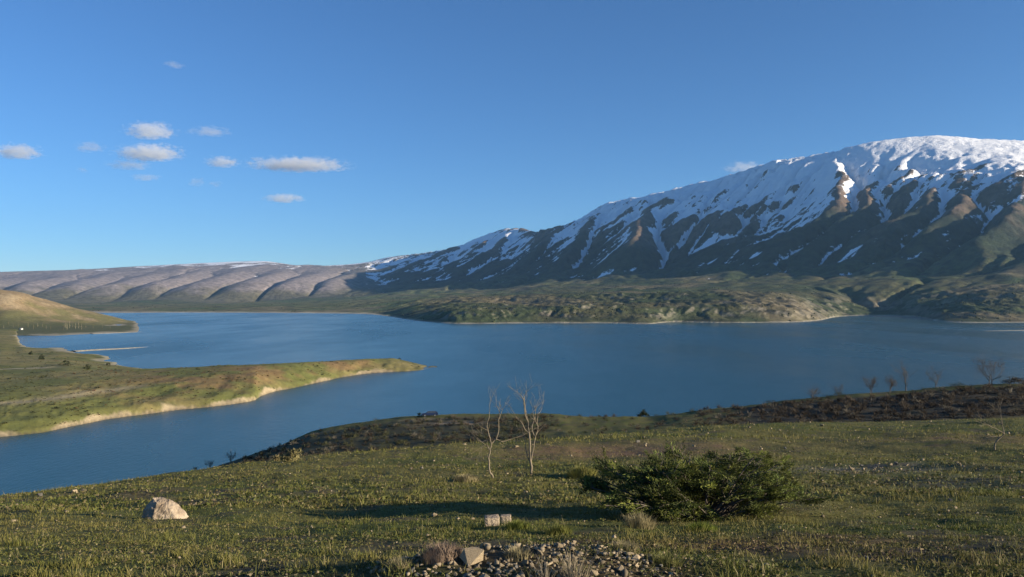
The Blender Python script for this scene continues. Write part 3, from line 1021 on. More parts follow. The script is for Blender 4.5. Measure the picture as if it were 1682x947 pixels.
stone(713, 848, 13, 'small pale stone lying alone in the shadow of the juniper shrub', 1)
stone(752, 853, 9, 'small pale stone at the shadow edge left of the squared stone blocks', 2, group='stones along the juniper shadow')
stone(777, 853, 8, 'small pale stone at the shadow edge left of the squared stone blocks', 4, group='stones along the juniper shadow')
stone(320, 830, 9, 'small pale stone just beside the large boulder', 5)
for j, (x, y, w) in enumerate([(122, 809, 14), (137, 807, 12), (65, 814, 12)]):
    stone(x, y, w, 'flat pale stone on the brink of the meadow above the lake', j + 1, group='stones on the brink of the meadow', sink=0.5)
for j, (x, y, w) in enumerate([(693, 771, 9), (676, 771, 8), (848, 735, 9), (1047, 727, 10), (1060, 733, 8), (1140, 733, 8), (1290, 737, 7), (1350, 700, 9)]):
    stone(x, y, w, 'small pale stone in the short grass of the middle meadow', j, group='stones in the middle meadow')
for j, (x, y, w) in enumerate([(1471, 763, 10), (1463, 764, 8), (1399, 772, 11), (1416, 766, 8), (1372, 765, 7), (1506, 788, 8), (1440, 764, 6), (1490, 765, 7)]):
    stone(x, y, w, 'pale stone in the stony bare patch beyond the juniper shrub', j, group='stones in the stony patch')
for j, (x, y, w) in enumerate([(1491, 847, 9), (1561, 823, 8), (1558, 840, 7), (1570, 835, 8), (1604, 845, 10), (1500, 870, 8), (1514, 904, 8), (1423, 918, 10), (1360, 905, 8), (1620, 850, 7)]):
    stone(x, y, w, 'small pale stone scattered in the rough grass sunward of the juniper shrub', j + 2, group='stones sunward of the juniper shrub')
stone(1008, 887, 12, 'upright pinkish stone standing at the sunward end of the rubble heap', 7, sink=-0.4)


def rubble():
    r = np.random.RandomState(11)
    n = 0
    tries = 0
    placed = []
    while n < 185 and tries < 4000:
        tries += 1
        x = r.uniform(600, 1135); y = r.uniform(884, 952)
        top = np.interp(x, [600, 640, 700, 760, 800, 850, 900, 960, 1010, 1070, 1135], [935, 918, 906, 902, 914, 912, 893, 887, 888, 900, 915])
        if y < top + 2:
            continue
        if 840 < x < 870 and r.uniform() < 0.3:
            continue
        w = r.lognormal(math.log(11.5), 0.33)
        if 660 < x < 800:
            w *= 1.25
        if any((x - a) ** 2 + ((y - b) * 1.4) ** 2 < (0.36 * (w + c)) ** 2 for a, b, c in placed):
            continue
        placed.append((x, y, w)); n += 1
        b = ground_pt(x, y, 4.0, 8.0, steps=300)
        k = b.y / F * w / 2
        o = put('rubble_stone', STONE_ME[r.randint(9)], b + Vector((0, 0, k * r.uniform(-0.15, 0.4))), tuple(r.uniform(-0.7, 0.7, 2)) + (r.uniform(0, 6.28),), k)
        lb = ('angular tan stone of the rubble heap lying around the flat slab' if x < 815 else
              'small angular stone in the dark middle of the rubble heap around the dry stalks' if x < 962 else
              'small tan stone of the rubble heap around the upright pinkish stone')
        tag(o, lb, 'stone', 'stones of the rubble heap')
    stone(775, 925, 46, 'largest flat slab among the stones of the rubble heap', 3, name='stone_slab', me=rock_mesh('stone_slab', 77, (1, 0.7, 0.55), MAT_STONE, 14, 0.4), sink=0.1)


rubble()


def scatter_stones():
    protos = []
    for i in range(6):
        bm = rock_bm(300 + i, 9, (1, 0.8, 0.6), 0.6)
        bmesh.ops.triangulate(bm, faces=bm.faces[:])
        bm.verts.index_update()
        protos.append((np.array([v.co[:] for v in bm.verts]), np.array([[v.index for v in f.verts] for f in bm.faces])))
        bm.free()
    VV, TT, CC = [], [], []
    off = 0
    r = np.random.RandomState(5)
    n = 5200
    Y = np.exp(r.uniform(np.log(4.6), np.log(110), n)); X = r.uniform(-0.72, 0.72, n) * (Y + 1)
    # many more on the heap and in the stony patch
    hx = r.normal(0.15, 0.70, 700); hy = r.normal(5.05, 0.36, 700)
    p = ground_pt(1430, 773)
    qx = r.normal(p.x, 2.4, 500); qy = r.normal(p.y, 1.8, 500)
    X = np.concatenate([X, hx, qx]); Y = np.concatenate([Y, hy, qy])
    kind = np.concatenate([np.zeros(n), np.ones(700), np.zeros(500)])
    dens = fbm(X / 3.0, Y / 3.0, 3, 171)
    Z, S, xi = z_near(X, Y)
    for i in range(len(X)):
        if kind[i] == 0 and r.uniform() > 0.10 + 1.1 * max(0, dens[i]):
            continue
        if S[i] > 3:
            continue
        s = Y[i] * 0.0013 * r.lognormal(0, 0.4) + 0.006
        if kind[i]:
            s = r.lognormal(math.log(0.016), 0.35)
        v, t = protos[r.randint(6)]
        a = r.uniform(0, 6.28); c, sn = math.cos(a), math.sin(a)
        w = v * s
        w = np.stack([w[:, 0] * c - w[:, 1] * sn, w[:, 0] * sn + w[:, 1] * c, w[:, 2]], -1) + (X[i], Y[i], Z[i] + s * 0.2)
        g = r.uniform(0.45, 1.15)
        VV.append(w); TT.append(t + off); off += len(w)
        CC.append(np.tile(np.array([0.29, 0.235, 0.155]) * g, (len(w), 1)))
    m = col_material('small_stone', 30.0, (0.75, 1.2), 0.9)
    o = mesh_obj('small_stones', np.concatenate(VV), np.concatenate(TT), m, attrs={'Col': np.concatenate(CC)}, smooth=False)
    tag(o, 'small pale stones and gravel strewn over the meadow and the heap', 'gravel', kind='stuff')


scatter_stones()

# ------------------------------------------------------------------ woody plants
MAT_PALEBARK = plain_material('pale_bark', (0.15, 0.125, 0.085), (0.26, 0.215, 0.15), 9.0, 0.85)
MAT_BARK = plain_material('grey_bark', (0.075, 0.062, 0.050), (0.16, 0.135, 0.11), 6.0, 0.9)
MAT_POPLAR = plain_material('poplar_bark', (0.17, 0.155, 0.095), (0.26, 0.23, 0.15), 0.4, 0.9, obj_random=0.3)


def tube(pts, rad, k=5):
    pts = np.asarray(pts, float); n = len(pts)
    t = np.gradient(pts, axis=0); t /= np.linalg.norm(t, axis=1)[:, None] + 1e-9
    ref = np.where(np.abs(t[:, 2:3]) > 0.9, np.array([[1.0, 0, 0]]), np.array([[0, 0, 1.0]]))
    u = np.cross(t, ref); u /= np.linalg.norm(u, axis=1)[:, None] + 1e-9
    w = np.cross(t, u)
    a = np.linspace(0, 2 * np.pi, k, endpoint=False)
    V = pts[:, None] + (u[:, None] * np.cos(a)[None, :, None] + w[:, None] * np.sin(a)[None, :, None]) * np.asarray(rad)[:, None, None]
    i = np.arange(n * k).reshape(n, k)
    j = np.roll(i, -1, axis=1)
    Fc = np.stack([i[:-1], j[:-1], j[1:], i[1:]], -1).reshape(-1, 4)
    return V.reshape(-1, 3), Fc


class Parts:
    def __init__(self):
        self.V, self.F, self.n = [], [], 0

    def add(self, V, Fc):
        self.V.append(V); self.F.append(Fc + self.n); self.n += len(V)

    def build(self, name, mat, parent):
        return mesh_obj(name, np.concatenate(self.V), np.concatenate(self.F), mat, parent)


def grow(P, p, d, L, r, depth, rnd, spread=0.6, up=0.15, nseg=4, kids=(2, 4), rmin=0.002):
    """one twig and, recursively, its side twigs, into the Parts P"""
    pts = [np.array(p, float)]; d = np.array(d, float)
    rad = [r]
    for i in range(nseg):
        d = d + rnd.normal(0, 0.16, 3) + np.array([0, 0, up * 0.4]); d /= np.linalg.norm(d)
        pts.append(pts[-1] + d * L / nseg); rad.append(max(rmin, r * (1 - 0.75 * (i + 1) / nseg)))
    P.add(*tube(pts, rad, 4 if depth < 2 else 5))
    if depth <= 0:
        return
    for _ in range(rnd.randint(kids[0], kids[1] + 1)):
        k = rnd.randint(1, nseg + 1); f = pts[k]
        nd = d + rnd.normal(0, spread, 3) + np.array([0, 0, up]); nd /= np.linalg.norm(nd)
        grow(P, f, nd, L * rnd.uniform(0.45, 0.75), max(rmin, rad[k] * 0.75), depth - 1, rnd, spread, up, max(2, nseg - 1), kids, rmin)


def drawn_tree(name, base_px, trunk, limbs, r0, label, mat, twigs=3, seed=1, twig_len=0.35, rmin=0.004):
    """young bare tree whose stems follow the photo; every stem also bends in depth"""
    b = ground_pt(*base_px)
    root = empty(name, b)
    k = b.y / F
    rnd = np.random.RandomState(seed)

    def path(pl, r_a, r_b, off0):
        q = np.array(pl, float)
        n = len(q); t = np.linspace(0, 1, n)
        dep = off0 + rnd.uniform(-0.5, 0.5) * np.linspace(0, 1, n) ** 1.3 * (len(pl) * 0.12)
        w = np.stack([(q[:, 0] - base_px[0]) * k, dep, (base_px[1] - q[:, 1]) * k], -1)
        m = 3 * n
        tt = np.linspace(0, 1, m)
        w = np.stack([pchip(t, w[:, c], tt) for c in range(3)], -1)
        w += rnd.normal(0, 0.006, w.shape)
        return w, r_a + (r_b - r_a) * tt
    pts, rad = path(trunk, r0, r0 * 0.5, 0.0)
    pts[0, 2] -= 0.1
    P = Parts(); P.add(*tube(pts, rad, 7)); P.build('trunk', mat, root)
    for lb in limbs:
        d0 = np.linalg.norm(pts[:, [0, 2]] - np.array([(lb[0][0] - base_px[0]) * k, (base_px[1] - lb[0][1]) * k]), axis=1)
        off = pts[np.argmin(d0), 1]
        w, r = path(lb, r0 * 0.55, r0 * 0.14, off)
        w[:, 1] += off - w[0, 1]
        P = Parts(); P.add(*tube(w, r, 5))
        for j in range(twigs * len(lb) // 3):
            i = rnd.randint(len(w) // 4, len(w) - 1)
            d = w[min(i + 1, len(w) - 1)] - w[i - 1]; d = d / (np.linalg.norm(d) + 1e-9) + rnd.normal(0, 0.55, 3)
            grow(P, w[i], d / np.linalg.norm(d), twig_len * rnd.uniform(0.6, 1.4), r[i] * 0.6, 1, rnd, 0.5, 0.2, 3, (1, 2), rmin)
        d = w[-1] - w[-3]
        for j in range(3):
            dd = d / np.linalg.norm(d) + rnd.normal(0, 0.35, 3)
            grow(P, w[-1], dd / np.linalg.norm(dd), twig_len * 1.3, r[-1] * 0.8, 1, rnd, 0.5, 0.2, 3, (1, 2), rmin)
        P.build('branch', mat, root)
    tag(root, label, 'tree')
    return root


drawn_tree('bare_sapling', (811, 785), [(811, 785), (806, 777), (803, 765), (803, 752), (805, 742), (807, 729)],
           [[(807, 729), (800, 723), (791, 727), (784, 722)], [(807, 729), (815, 722), (826, 726), (842, 721), (856, 718), (868, 713)],
            [(807, 729), (803, 713), (800, 699), (804, 684), (804, 668), (806, 656)], [(815, 722), (819, 706), (819, 690), (820, 676), (816, 667)],
            [(805, 740), (797, 731), (790, 734)], [(812, 724), (806, 716), (796, 716), (789, 713)], [(819, 690), (823, 678), (828, 669)]],
           0.028, 'crooked bare sapling with a bent trunk and a pale branch reaching sideways', MAT_PALEBARK, 2, 3, 0.26, 0.0025)
drawn_tree('bare_sapling', (873, 779), [(873, 779), (872, 760), (871, 740), (870, 720), (868, 700), (864, 680), (861, 662)],
           [[(861, 662), (857, 653), (851, 646)], [(861, 662), (862, 653), (866, 645)], [(872, 757), (876, 738), (879, 720), (884, 702), (883, 687), (889, 676), (892, 667)],
            [(879, 720), (874, 706), (877, 690), (876, 678)], [(869, 713), (862, 706), (857, 695), (850, 690)], [(867, 694), (862, 678), (864, 664)], [(872, 764), (866, 748), (863, 730), (861, 715)],
            [(884, 702), (879, 690), (881, 676)]],
           0.033, 'tall straight bare sapling with upright forked stems standing in the meadow', MAT_PALEBARK, 2, 8, 0.28, 0.0025)
drawn_tree('bare_sapling', (1634, 739), [(1634, 739), (1633, 729), (1640, 719), (1647, 712)],
           [[(1647, 712), (1636, 705), (1622, 699), (1611, 694)], [(1647, 712), (1644, 700), (1642, 688), (1641, 677)], [(1640, 719), (1632, 716), (1626, 719)]],
           0.045, 'low broken bare sapling leaning over below the dark scrubby bank', MAT_PALEBARK, 2, 5, 0.4, 0.005)


def bare_tree(name, x, Yc, hpx, wpx, stems, seed, label, mat=MAT_BARK, group=None, cat='tree', depth=3, rk=1.15):
    X = (x - CX) / F * Yc
    z = zg(X, Yc)
    k = Yc / F
    h, w = hpx * k, wpx * k
    root = empty(name, (X, Yc, z - 0.05))
    rnd = np.random.RandomState(seed)
    for sidx in range(stems):
        a = rnd.uniform(0, 6.28); ln = rnd.uniform(0.05, 0.22) if stems > 1 else 0.04
        th = h * rnd.uniform(0.42, 0.55)
        n = 7
        t = np.linspace(0, 1, n)
        off = (sidx - (stems - 1) / 2) * 0.16 * w / max(1, stems)
        pts = np.stack([off + t * th * ln * math.cos(a) + rnd.normal(0, 0.03, n) * t, t * th * ln * math.sin(a), t * th], -1)
        r0 = h * 0.019 * rk
        rad = r0 * (1 - 0.5 * t)
        P = Parts(); P.add(*tube(pts, rad, 6)); P.build('trunk', mat, root)
        for b in range(7 if stems < 3 else 4):
            i = rnd.randint(2, n)
            ba = rnd.uniform(0, 6.28)
            tgt = np.array([math.cos(ba) * w * rnd.uniform(0.2, 0.52), math.sin(ba) * w * rnd.uniform(0.2, 0.5), h * rnd.uniform(0.7, 1.0)])
            d = tgt - pts[i]
            L = np.linalg.norm(d) * 0.75
            P = Parts()
            grow(P, pts[i], d / np.linalg.norm(d), L, rad[i] * 0.6, depth, rnd, 0.5, 0.18, 4, (2, 4), 0.013 * rk)
            P.build('branch', mat, root)
    tag(root, label, cat, group)
    return root


bare_tree('bare_tree', 1627, 201, 36, 58, 2, 21, 'broad leafless tree with two trunks topping the dark bank above the lake')
bare_tree('bare_tree', 1537, 203, 30, 34, 1, 22, 'rounded leafless tree on the dark bank beside the long low hedge')
bare_tree('bare_tree', 1488, 204, 40, 22, 1, 23, 'narrow upright leafless tree on the crest of the dark bank')
bare_tree('bare_tree', 1462, 204, 22, 24, 2, 24, 'small leafless tree right under the narrow upright tree on the bank')
bare_tree('bare_tree', 1430, 205, 26, 30, 2, 25, 'bushy leafless tree standing apart on the grassy crest of the bank')
bare_tree('bare_shrub', 1378, 206, 16, 26, 3, 26, 'leafless thicket growing behind the dark low shrub on the crest', cat='shrub', depth=2)
bare_tree('bare_shrub', 1335, 206, 20, 30, 4, 27, 'spreading leafless shrub at the lower end of the dark bank', cat='shrub', depth=2)
for j, (x, w, h) in enumerate([(345, 20, 11), (322, 14, 8), (379, 22, 15)]):
    bare_tree('bare_shrub', x, 209, h, w, 4, 31 + j, 'dark leafless shrub on the steep slope just above the water', group='shrubs on the slope above the water', cat='shrub', depth=2)


def leafy(name, pos, w, d, h, n, leaf, c0, c1, seed, label, cat='shrub', group=None, stems=4, flat=0.0):
    """dome shaped shrub of separate leaf clumps on real stems; pos is its base"""
    rnd = np.random.RandomState(seed)
    root = empty(name, pos)
    P = Parts(); ends = []
    for i in range(stems):
        a = rnd.uniform(0, 6.28); q = rnd.uniform(0.2, 0.7)
        e = np.array([math.cos(a) * w / 2 * q, math.sin(a) * d / 2 * q, h * rnd.uniform(0.55, 0.9)])
        pts = np.array([(0, 0, -0.03 * h), e * 0.4 + rnd.normal(0, 0.03 * h, 3), e])
        P.add(*tube(pts, [h * 0.035, h * 0.024, h * 0.01], 5)); ends.append(e)
    P.build('stem', MAT_BARK, root)
    # clumps on a lumpy dome
    nc = max(6, n // 40)
    a = rnd.uniform(0, 6.28, nc); el = np.arccos(rnd.uniform(0.0, 1, nc)); rr = rnd.uniform(0.45, 1.0, nc)
    cc = np.stack([np.cos(a) * np.sin(el) * w / 2, np.sin(a) * np.sin(el) * d / 2, np.cos(el) * h * (1 - flat)], -1) * rr[:, None]
    lum = rnd.uniform(0.6, 1.25, nc)
    i = rnd.randint(0, nc, n)
    p = cc[i] + rnd.normal(0, 1, (n, 3)) * np.array([w, d, h * 1.2]) * 0.075
    p[:, 2] = np.abs(p[:, 2]) + 0.01 * h
    dr = rnd.normal(0, 1, (n, 3)); dr[:, 2] = np.abs(dr[:, 2]); dr += p / (np.linalg.norm(p, axis=1)[:, None] + 1e-6) * 0.8
    dr /= np.linalg.norm(dr, axis=1)[:, None]
    sd = np.cross(dr, rnd.normal(0, 1, (n, 3))); sd /= np.linalg.norm(sd, axis=1)[:, None]
    ll = leaf * rnd.uniform(0.6, 1.4, n)[:, None]
    V = np.stack([p - sd * ll * 0.3, p + sd * ll * 0.3, p + dr * ll], 1).reshape(-1, 3)
    col = mix(np.array(c0), np.array(c1), rnd.uniform(0, 1, n)) * (lum[i] * rnd.uniform(0.8, 1.2, n))[:, None]
    mesh_obj('foliage', V, np.arange(n * 3).reshape(-1, 3), MAT_LEAF, root, {'Col': np.repeat(col, 3, 0)}, smooth=False)
    tag(root, label, cat, group)
    return root


def crest_leafy(x, Yc, wpx, hpx, n, label, seed, name='green_shrub', c0=(0.025, 0.032, 0.012), c1=(0.05, 0.06, 0.022), group=None, d=None, dz=0.0):
    X = (x - CX) / F * Yc; k = Yc / F
    return leafy(name, (X, Yc, zg(X, Yc) - dz), wpx * k, d or wpx * k * 0.7, hpx * k, n, hpx * k * 0.13, c0, c1, seed, label, group=group)


crest_leafy(1057, 211, 19, 12, 900, 'round dark green shrub standing alone on the grassy crest above the lake', 41)
crest_leafy(1077, 211, 14, 4, 300, 'low dark shrub next to the round green one on the grassy crest', 42)
crest_leafy(1266, 208, 22, 6, 500, 'low dark green shrub at the edge of the grass strip below the crest', 43)
crest_leafy(1375, 205, 44, 8, 900, 'wide dark low shrub in front of the leafless thicket on the crest', 44)
crest_leafy(1520, 202, 30, 6, 600, 'dark low shrub filling the gap between the leafless trees on the bank', 45)
crest_leafy(1571, 201, 40, 8, 900, 'long low dark hedge along the crest of the bank', 46)
crest_leafy(1672, 199, 50, 13, 1200, 'big dark mound of scrub beyond the tree with two trunks', 47, c0=(0.03, 0.027, 0.02), c1=(0.06, 0.05, 0.035))
crest_leafy(690, 211, 9, 9, 350, 'small dark bush just ahead of the parked car', 48)
crest_leafy(617, 212, 24, 5, 400, 'flat dark shrub on the crest of the scrubby knoll', 49)
crest_leafy(736, 204, 18, 5, 400, 'low dark shrub beside the dirt track on the knoll', 50)
b = ground_pt(478, 757)
leafy('pale_shrub', b, 0.95, 0.7, 0.62, 700, 0.09, (0.20, 0.18, 0.075), (0.30, 0.26, 0.12), 51, 'pale yellowish shrub on the brink of the meadow before the dark knoll')
b = ground_pt(455, 756)
leafy('pale_shrub', b, 0.6, 0.5, 0.32, 350, 0.08, (0.20, 0.17, 0.08), (0.28, 0.23, 0.12), 52, 'small straw coloured bush beside the taller yellowish shrub')


def juniper():
    """wide low juniper: boughs fan out from the base, needle sprays along them"""
    b = ground_pt(1145, 850)
    k = b.y / F
    root = empty('juniper_shrub', b)
    rnd = np.random.RandomState(61)
    tips = []
    outline = np.array([(958, 800), (975, 778), (1000, 766), (1030, 772), (1050, 757), (1075, 752), (1100, 758), (1125, 743), (1150, 739), (1170, 750), (1200, 744), (1225, 750), (1245, 736), (1270, 742),
                        (1290, 756), (1310, 768), (1330, 790), (1345, 815)], float) + np.array([[0, 9.0]])
    for i in range(135):
        t = rnd.uniform(0, 1)
        j = t * (len(outline) - 1); a = int(min(j, len(outline) - 2)); o = outline[a] * (1 - (j - a)) + outline[a + 1] * (j - a)
        s = math.sqrt(rnd.uniform(0.03, 1.0))
        px, py = 1145 + (o[0] - 1145) * (0.25 + 0.75 * s) + rnd.normal(0, 8), 850 + (o[1] - 850) * s
        wy = math.sqrt(max(0.02, 1 - s * s * 0.85))
        dep = rnd.uniform(-1.0, 1.5) * 1.15 * wy
        tips.append(np.array([(px - 1145) * k, dep, (850 - py) * k]))
    NP, ND, NL, NC = [], [], [], []
    groups = [Parts() for _ in range(6)]
    for i, tp in enumerate(tips):
        root0 = np.array([tp[0] * 0.30 + rnd.normal(0, 0.12), tp[1] * 0.3, 0.0])
        mid = root0 * 0.35 + tp * 0.65; mid[2] = tp[2] * 0.85
        t = np.linspace(0, 1, 7)[:, None]
        pts = (1 - t) ** 2 * root0 + 2 * t * (1 - t) * mid + t * t * tp
        groups[i % 6].add(*tube(pts, np.linspace(0.016, 0.005, 7), 4))
        for sub in range(5):
            lum = rnd.uniform(0.55, 1.3) * (1.0 if rnd.uniform() < 0.68 else 1.9)
            yel = rnd.uniform(0, 1) ** 1.5
            f0 = rnd.uniform(0.5, 0.95)
            c0 = (1 - f0) ** 2 * root0 + 2 * f0 * (1 - f0) * mid + f0 * f0 * tp
            out = np.array([tp[0] * 0.6 + rnd.normal(0, 0.6), tp[1] * 0.6 + rnd.normal(0, 0.6), rnd.uniform(-0.1, 0.5)]); out /= np.linalg.norm(out)
            L = rnd.uniform(0.16, 0.34)
            sdv = np.cross(out, [0, 0, 1.0]); sdv /= np.linalg.norm(sdv) + 1e-6
            e = c0 + out * L + np.array([0, 0, -0.15 * L])
            groups[i % 6].add(*tube([c0, (c0 + e) / 2 + np.array([0, 0, 0.02]), e], [0.006, 0.004, 0.002], 3))
            m = 110
            f = rnd.uniform(0.1, 1.05, (m, 1)); wd = rnd.uniform(-1, 1, (m, 1)) * 0.42 * L * (1.1 - f * 0.7)
            NP.append(c0 + (e - c0) * f + sdv * wd + rnd.normal(0, 0.016, (m, 3)))
            dd = out * 0.9 + sdv * np.sign(wd) * 0.55 + rnd.normal(0, 0.38, (m, 3)) + np.array([0, 0, 0.2])
            ND.append(dd / np.linalg.norm(dd, axis=1)[:, None])
            NL.append(rnd.uniform(0.025, 0.06, m))
            base = np.array([0.062, 0.078, 0.020]) * (1 - yel * 0.65) + np.array([0.150, 0.155, 0.030]) * yel * 0.65
            NC.append(np.tile(base * lum, (m, 1)) * rnd.uniform(0.8, 1.2, (m, 1)))
    for g in groups:
        g.build('bough', MAT_BARK, root)
    p = np.concatenate(NP); d = np.concatenate(ND); L = np.concatenate(NL)[:, None]; c = np.concatenate(NC)
    p[:, 2] = np.maximum(p[:, 2], -0.05)
    sd = np.cross(d, rnd.normal(0, 1, p.shape)); sd /= np.linalg.norm(sd, axis=1)[:, None]
    V = np.stack([p - sd * L * 0.16, p + sd * L * 0.16, p + d * L], 1).reshape(-1, 3)
    mesh_obj('needles', V, np.arange(len(V)).reshape(-1, 3), MAT_LEAF, root, {'Col': np.repeat(c, 3, 0)}, smooth=False)
    tag(root, 'wide low dark green juniper shrub casting a long shadow over the meadow', 'shrub')


juniper()


def tussock(x, y, wpx, hpx, n, c0, c1, seed, label, name='grass_tussock', lean=0.5, blade=0.0035, group=None):
    b = ground_pt(x, y)
    k = b.y / F
    rnd = np.random.RandomState(seed)
    w, h = wpx * k, hpx * k
    a = rnd.uniform(0, 6.28, n); q = np.sqrt(rnd.uniform(0, 1, n))
    px, py = np.cos(a) * q * w * 0.36, np.sin(a) * q * w * 0.30
    pz = z_near(px + b.x, py + b.y)[0] - b.z
    hh = h * rnd.uniform(0.5, 1.0, n) * (1.05 - 0.45 * q)
    P0 = np.stack([px, py, pz - 0.005], -1)
    out = np.stack([px, py], -1) / (w * 0.36) * lean + rnd.normal(0, 0.22, (n, 2))
    side = np.stack([np.cos(a + 1.57), np.sin(a + 1.57), 0 * a], -1) * blade
    up = np.stack([out[:, 0] * hh * 0.45, out[:, 1] * hh * 0.45, hh * 0.6], -1)
    tip = np.stack([out[:, 0] * hh, out[:, 1] * hh, hh], -1)
    V = np.stack([P0 - side, P0 + side, P0 + up - side * 0.7, P0 + up + side * 0.7, P0 + tip], 1).reshape(-1, 3)
    T = ((np.arange(n) * 5)[:, None, None] + np.array([[0, 1, 3], [0, 3, 2], [2, 3, 4]])[None]).reshape(-1, 3)
    c = mix(np.array(c0), np.array(c1), rnd.uniform(0, 1, n))
    o = mesh_obj(name, V, T, MAT_LEAF, None, {'Col': np.repeat(c, 5, 0)}, smooth=False)
    o.location = b
    tag(o, label, 'grass', group)


STRAW, STRAW2 = (0.20, 0.17, 0.085), (0.34, 0.29, 0.16)
tussock(1050, 866, 70, 34, 520, STRAW, STRAW2, 71, 'straw coloured grass tussock at the shaded foot of the juniper shrub')
tussock(725, 917, 95, 34, 1300, (0.24, 0.17, 0.12), (0.36, 0.27, 0.19), 72, 'wide reddish brown dry tussock just behind the rubble heap', lean=0.35, blade=0.0022)
tussock(850, 868, 55, 20, 420, (0.10, 0.13, 0.022), (0.16, 0.17, 0.035), 73, 'fresh green grass tuft beside the squared stone blocks')
tussock(918, 876, 60, 24, 420, (0.11, 0.13, 0.028), (0.19, 0.18, 0.05), 74, 'yellow green grass tuft between the stone blocks and the straw tussock')
tussock(1150, 872, 80, 22, 600, (0.10, 0.14, 0.02), (0.17, 0.19, 0.035), 75, 'bright green grass tuft growing against the front of the juniper shrub')
tussock(955, 783, 70, 24, 900, (0.15, 0.16, 0.04), (0.24, 0.22, 0.07), 76, 'yellow green grass tuft beyond the juniper shadow beside the straight sapling', blade=0.009)
tussock(765, 788, 60, 14, 500, STRAW, STRAW2, 77, 'straw coloured grass tuft in the meadow before the crooked sapling', blade=0.008)
tussock(945, 950, 60, 62, 90, (0.25, 0.20, 0.13), (0.40, 0.34, 0.23), 78, 'sparse bundle of tall dry stalks growing through the rubble heap', name='dry_stalks', lean=0.75, blade=0.0022)
tussock(895, 952, 40, 46, 50, (0.24, 0.20, 0.13), (0.38, 0.32, 0.22), 79, 'short sparse dry stalks at the dark middle of the rubble heap', name='dry_stalks', lean=0.8, blade=0.002)


for j, (x, y, w, h, n, lb) in enumerate([(655, 935, 50, 30, 220, 'straw coloured tuft at the end of the rubble heap near the dry tussock'),
                                          (850, 915, 60, 24, 260, 'short dry tuft on top of the dark middle of the rubble heap'),
                                          (1030, 905, 60, 26, 260, 'dry yellow tuft beside the upright pinkish stone'),
                                          (1095, 925, 70, 26, 320, 'olive tuft spilling over the sunward end of the rubble heap')]):
    tussock(x, y, w, h, n, STRAW if j != 3 else (0.10, 0.11, 0.03), STRAW2 if j != 3 else (0.18, 0.17, 0.06), 300 + j, lb, lean=0.6, blade=0.0022)


def bank_scrub():
    """leafless brush covering the dark bank and the knoll"""
    r = np.random.RandomState(81)
    VV, CC = [], []
    n = 0
    while n < 1500:
        x = r.uniform(400, 1720); Y = r.uniform(150, 213)
        X = (x - CX) / F * Y
        Z, S, xi = z_near(np.array([X]), np.array([Y]))
        s = S[0]
        if not (3.85 < s < 4.93):
            continue
        right = x > 1150
        keep = 1.0 if right and s < 4.8 else (0.35 if right else (0.85 if x < 900 and s < 4.8 else 0.12))
        if r.uniform() > keep or (right and x < 1250 and r.uniform() < 0.6):
            continue
        n += 1
        R = r.uniform(0.5, 1.5) * (1.35 if right else 1.1)
        hgt = R * r.uniform(0.6, 1.0)
        m = 46
        a = r.uniform(0, 6.28, m); el = r.uniform(0.1, 1.45, m)
        d = np.stack([np.cos(a) * np.cos(el), np.sin(a) * np.cos(el), np.sin(el) * hgt / R], -1)
        L = R * r.uniform(0.55, 1.0, (m, 1))
        base = np.array([X, Y, Z[0]]) + d * L * r.uniform(0.1, 0.6, (m, 1))
        tip = np.array([X, Y, Z[0]]) + d * L
        sd = np.cross(d, r.normal(0, 1, (m, 3))); sd /= np.linalg.norm(sd, axis=1)[:, None]
        w = r.uniform(0.02, 0.05, (m, 1)) * R
        VV.append(np.stack([base - sd * w, base + sd * w, tip + r.normal(0, 0.08, (m, 3))], 1).reshape(-1, 3))
        g = r.uniform(0.6, 1.4)
        c = np.array([0.058, 0.046, 0.032]) if (right or r.uniform() < 0.5) else np.array([0.062, 0.064, 0.030])
        if r.uniform() < 0.12:
            c = np.array([0.13, 0.115, 0.085])
        CC.append(np.tile(c * g, (m * 3, 1)))
    V = np.concatenate(VV)
    o = mesh_obj('bank_scrub', V, np.arange(len(V)).reshape(-1, 3), MAT_LEAF, attrs={'Col': np.concatenate(CC)}, smooth=False)
    tag(o, 'dark leafless brush covering the bank and the knoll above the lake', 'scrub', kind='stuff')


bank_scrub()

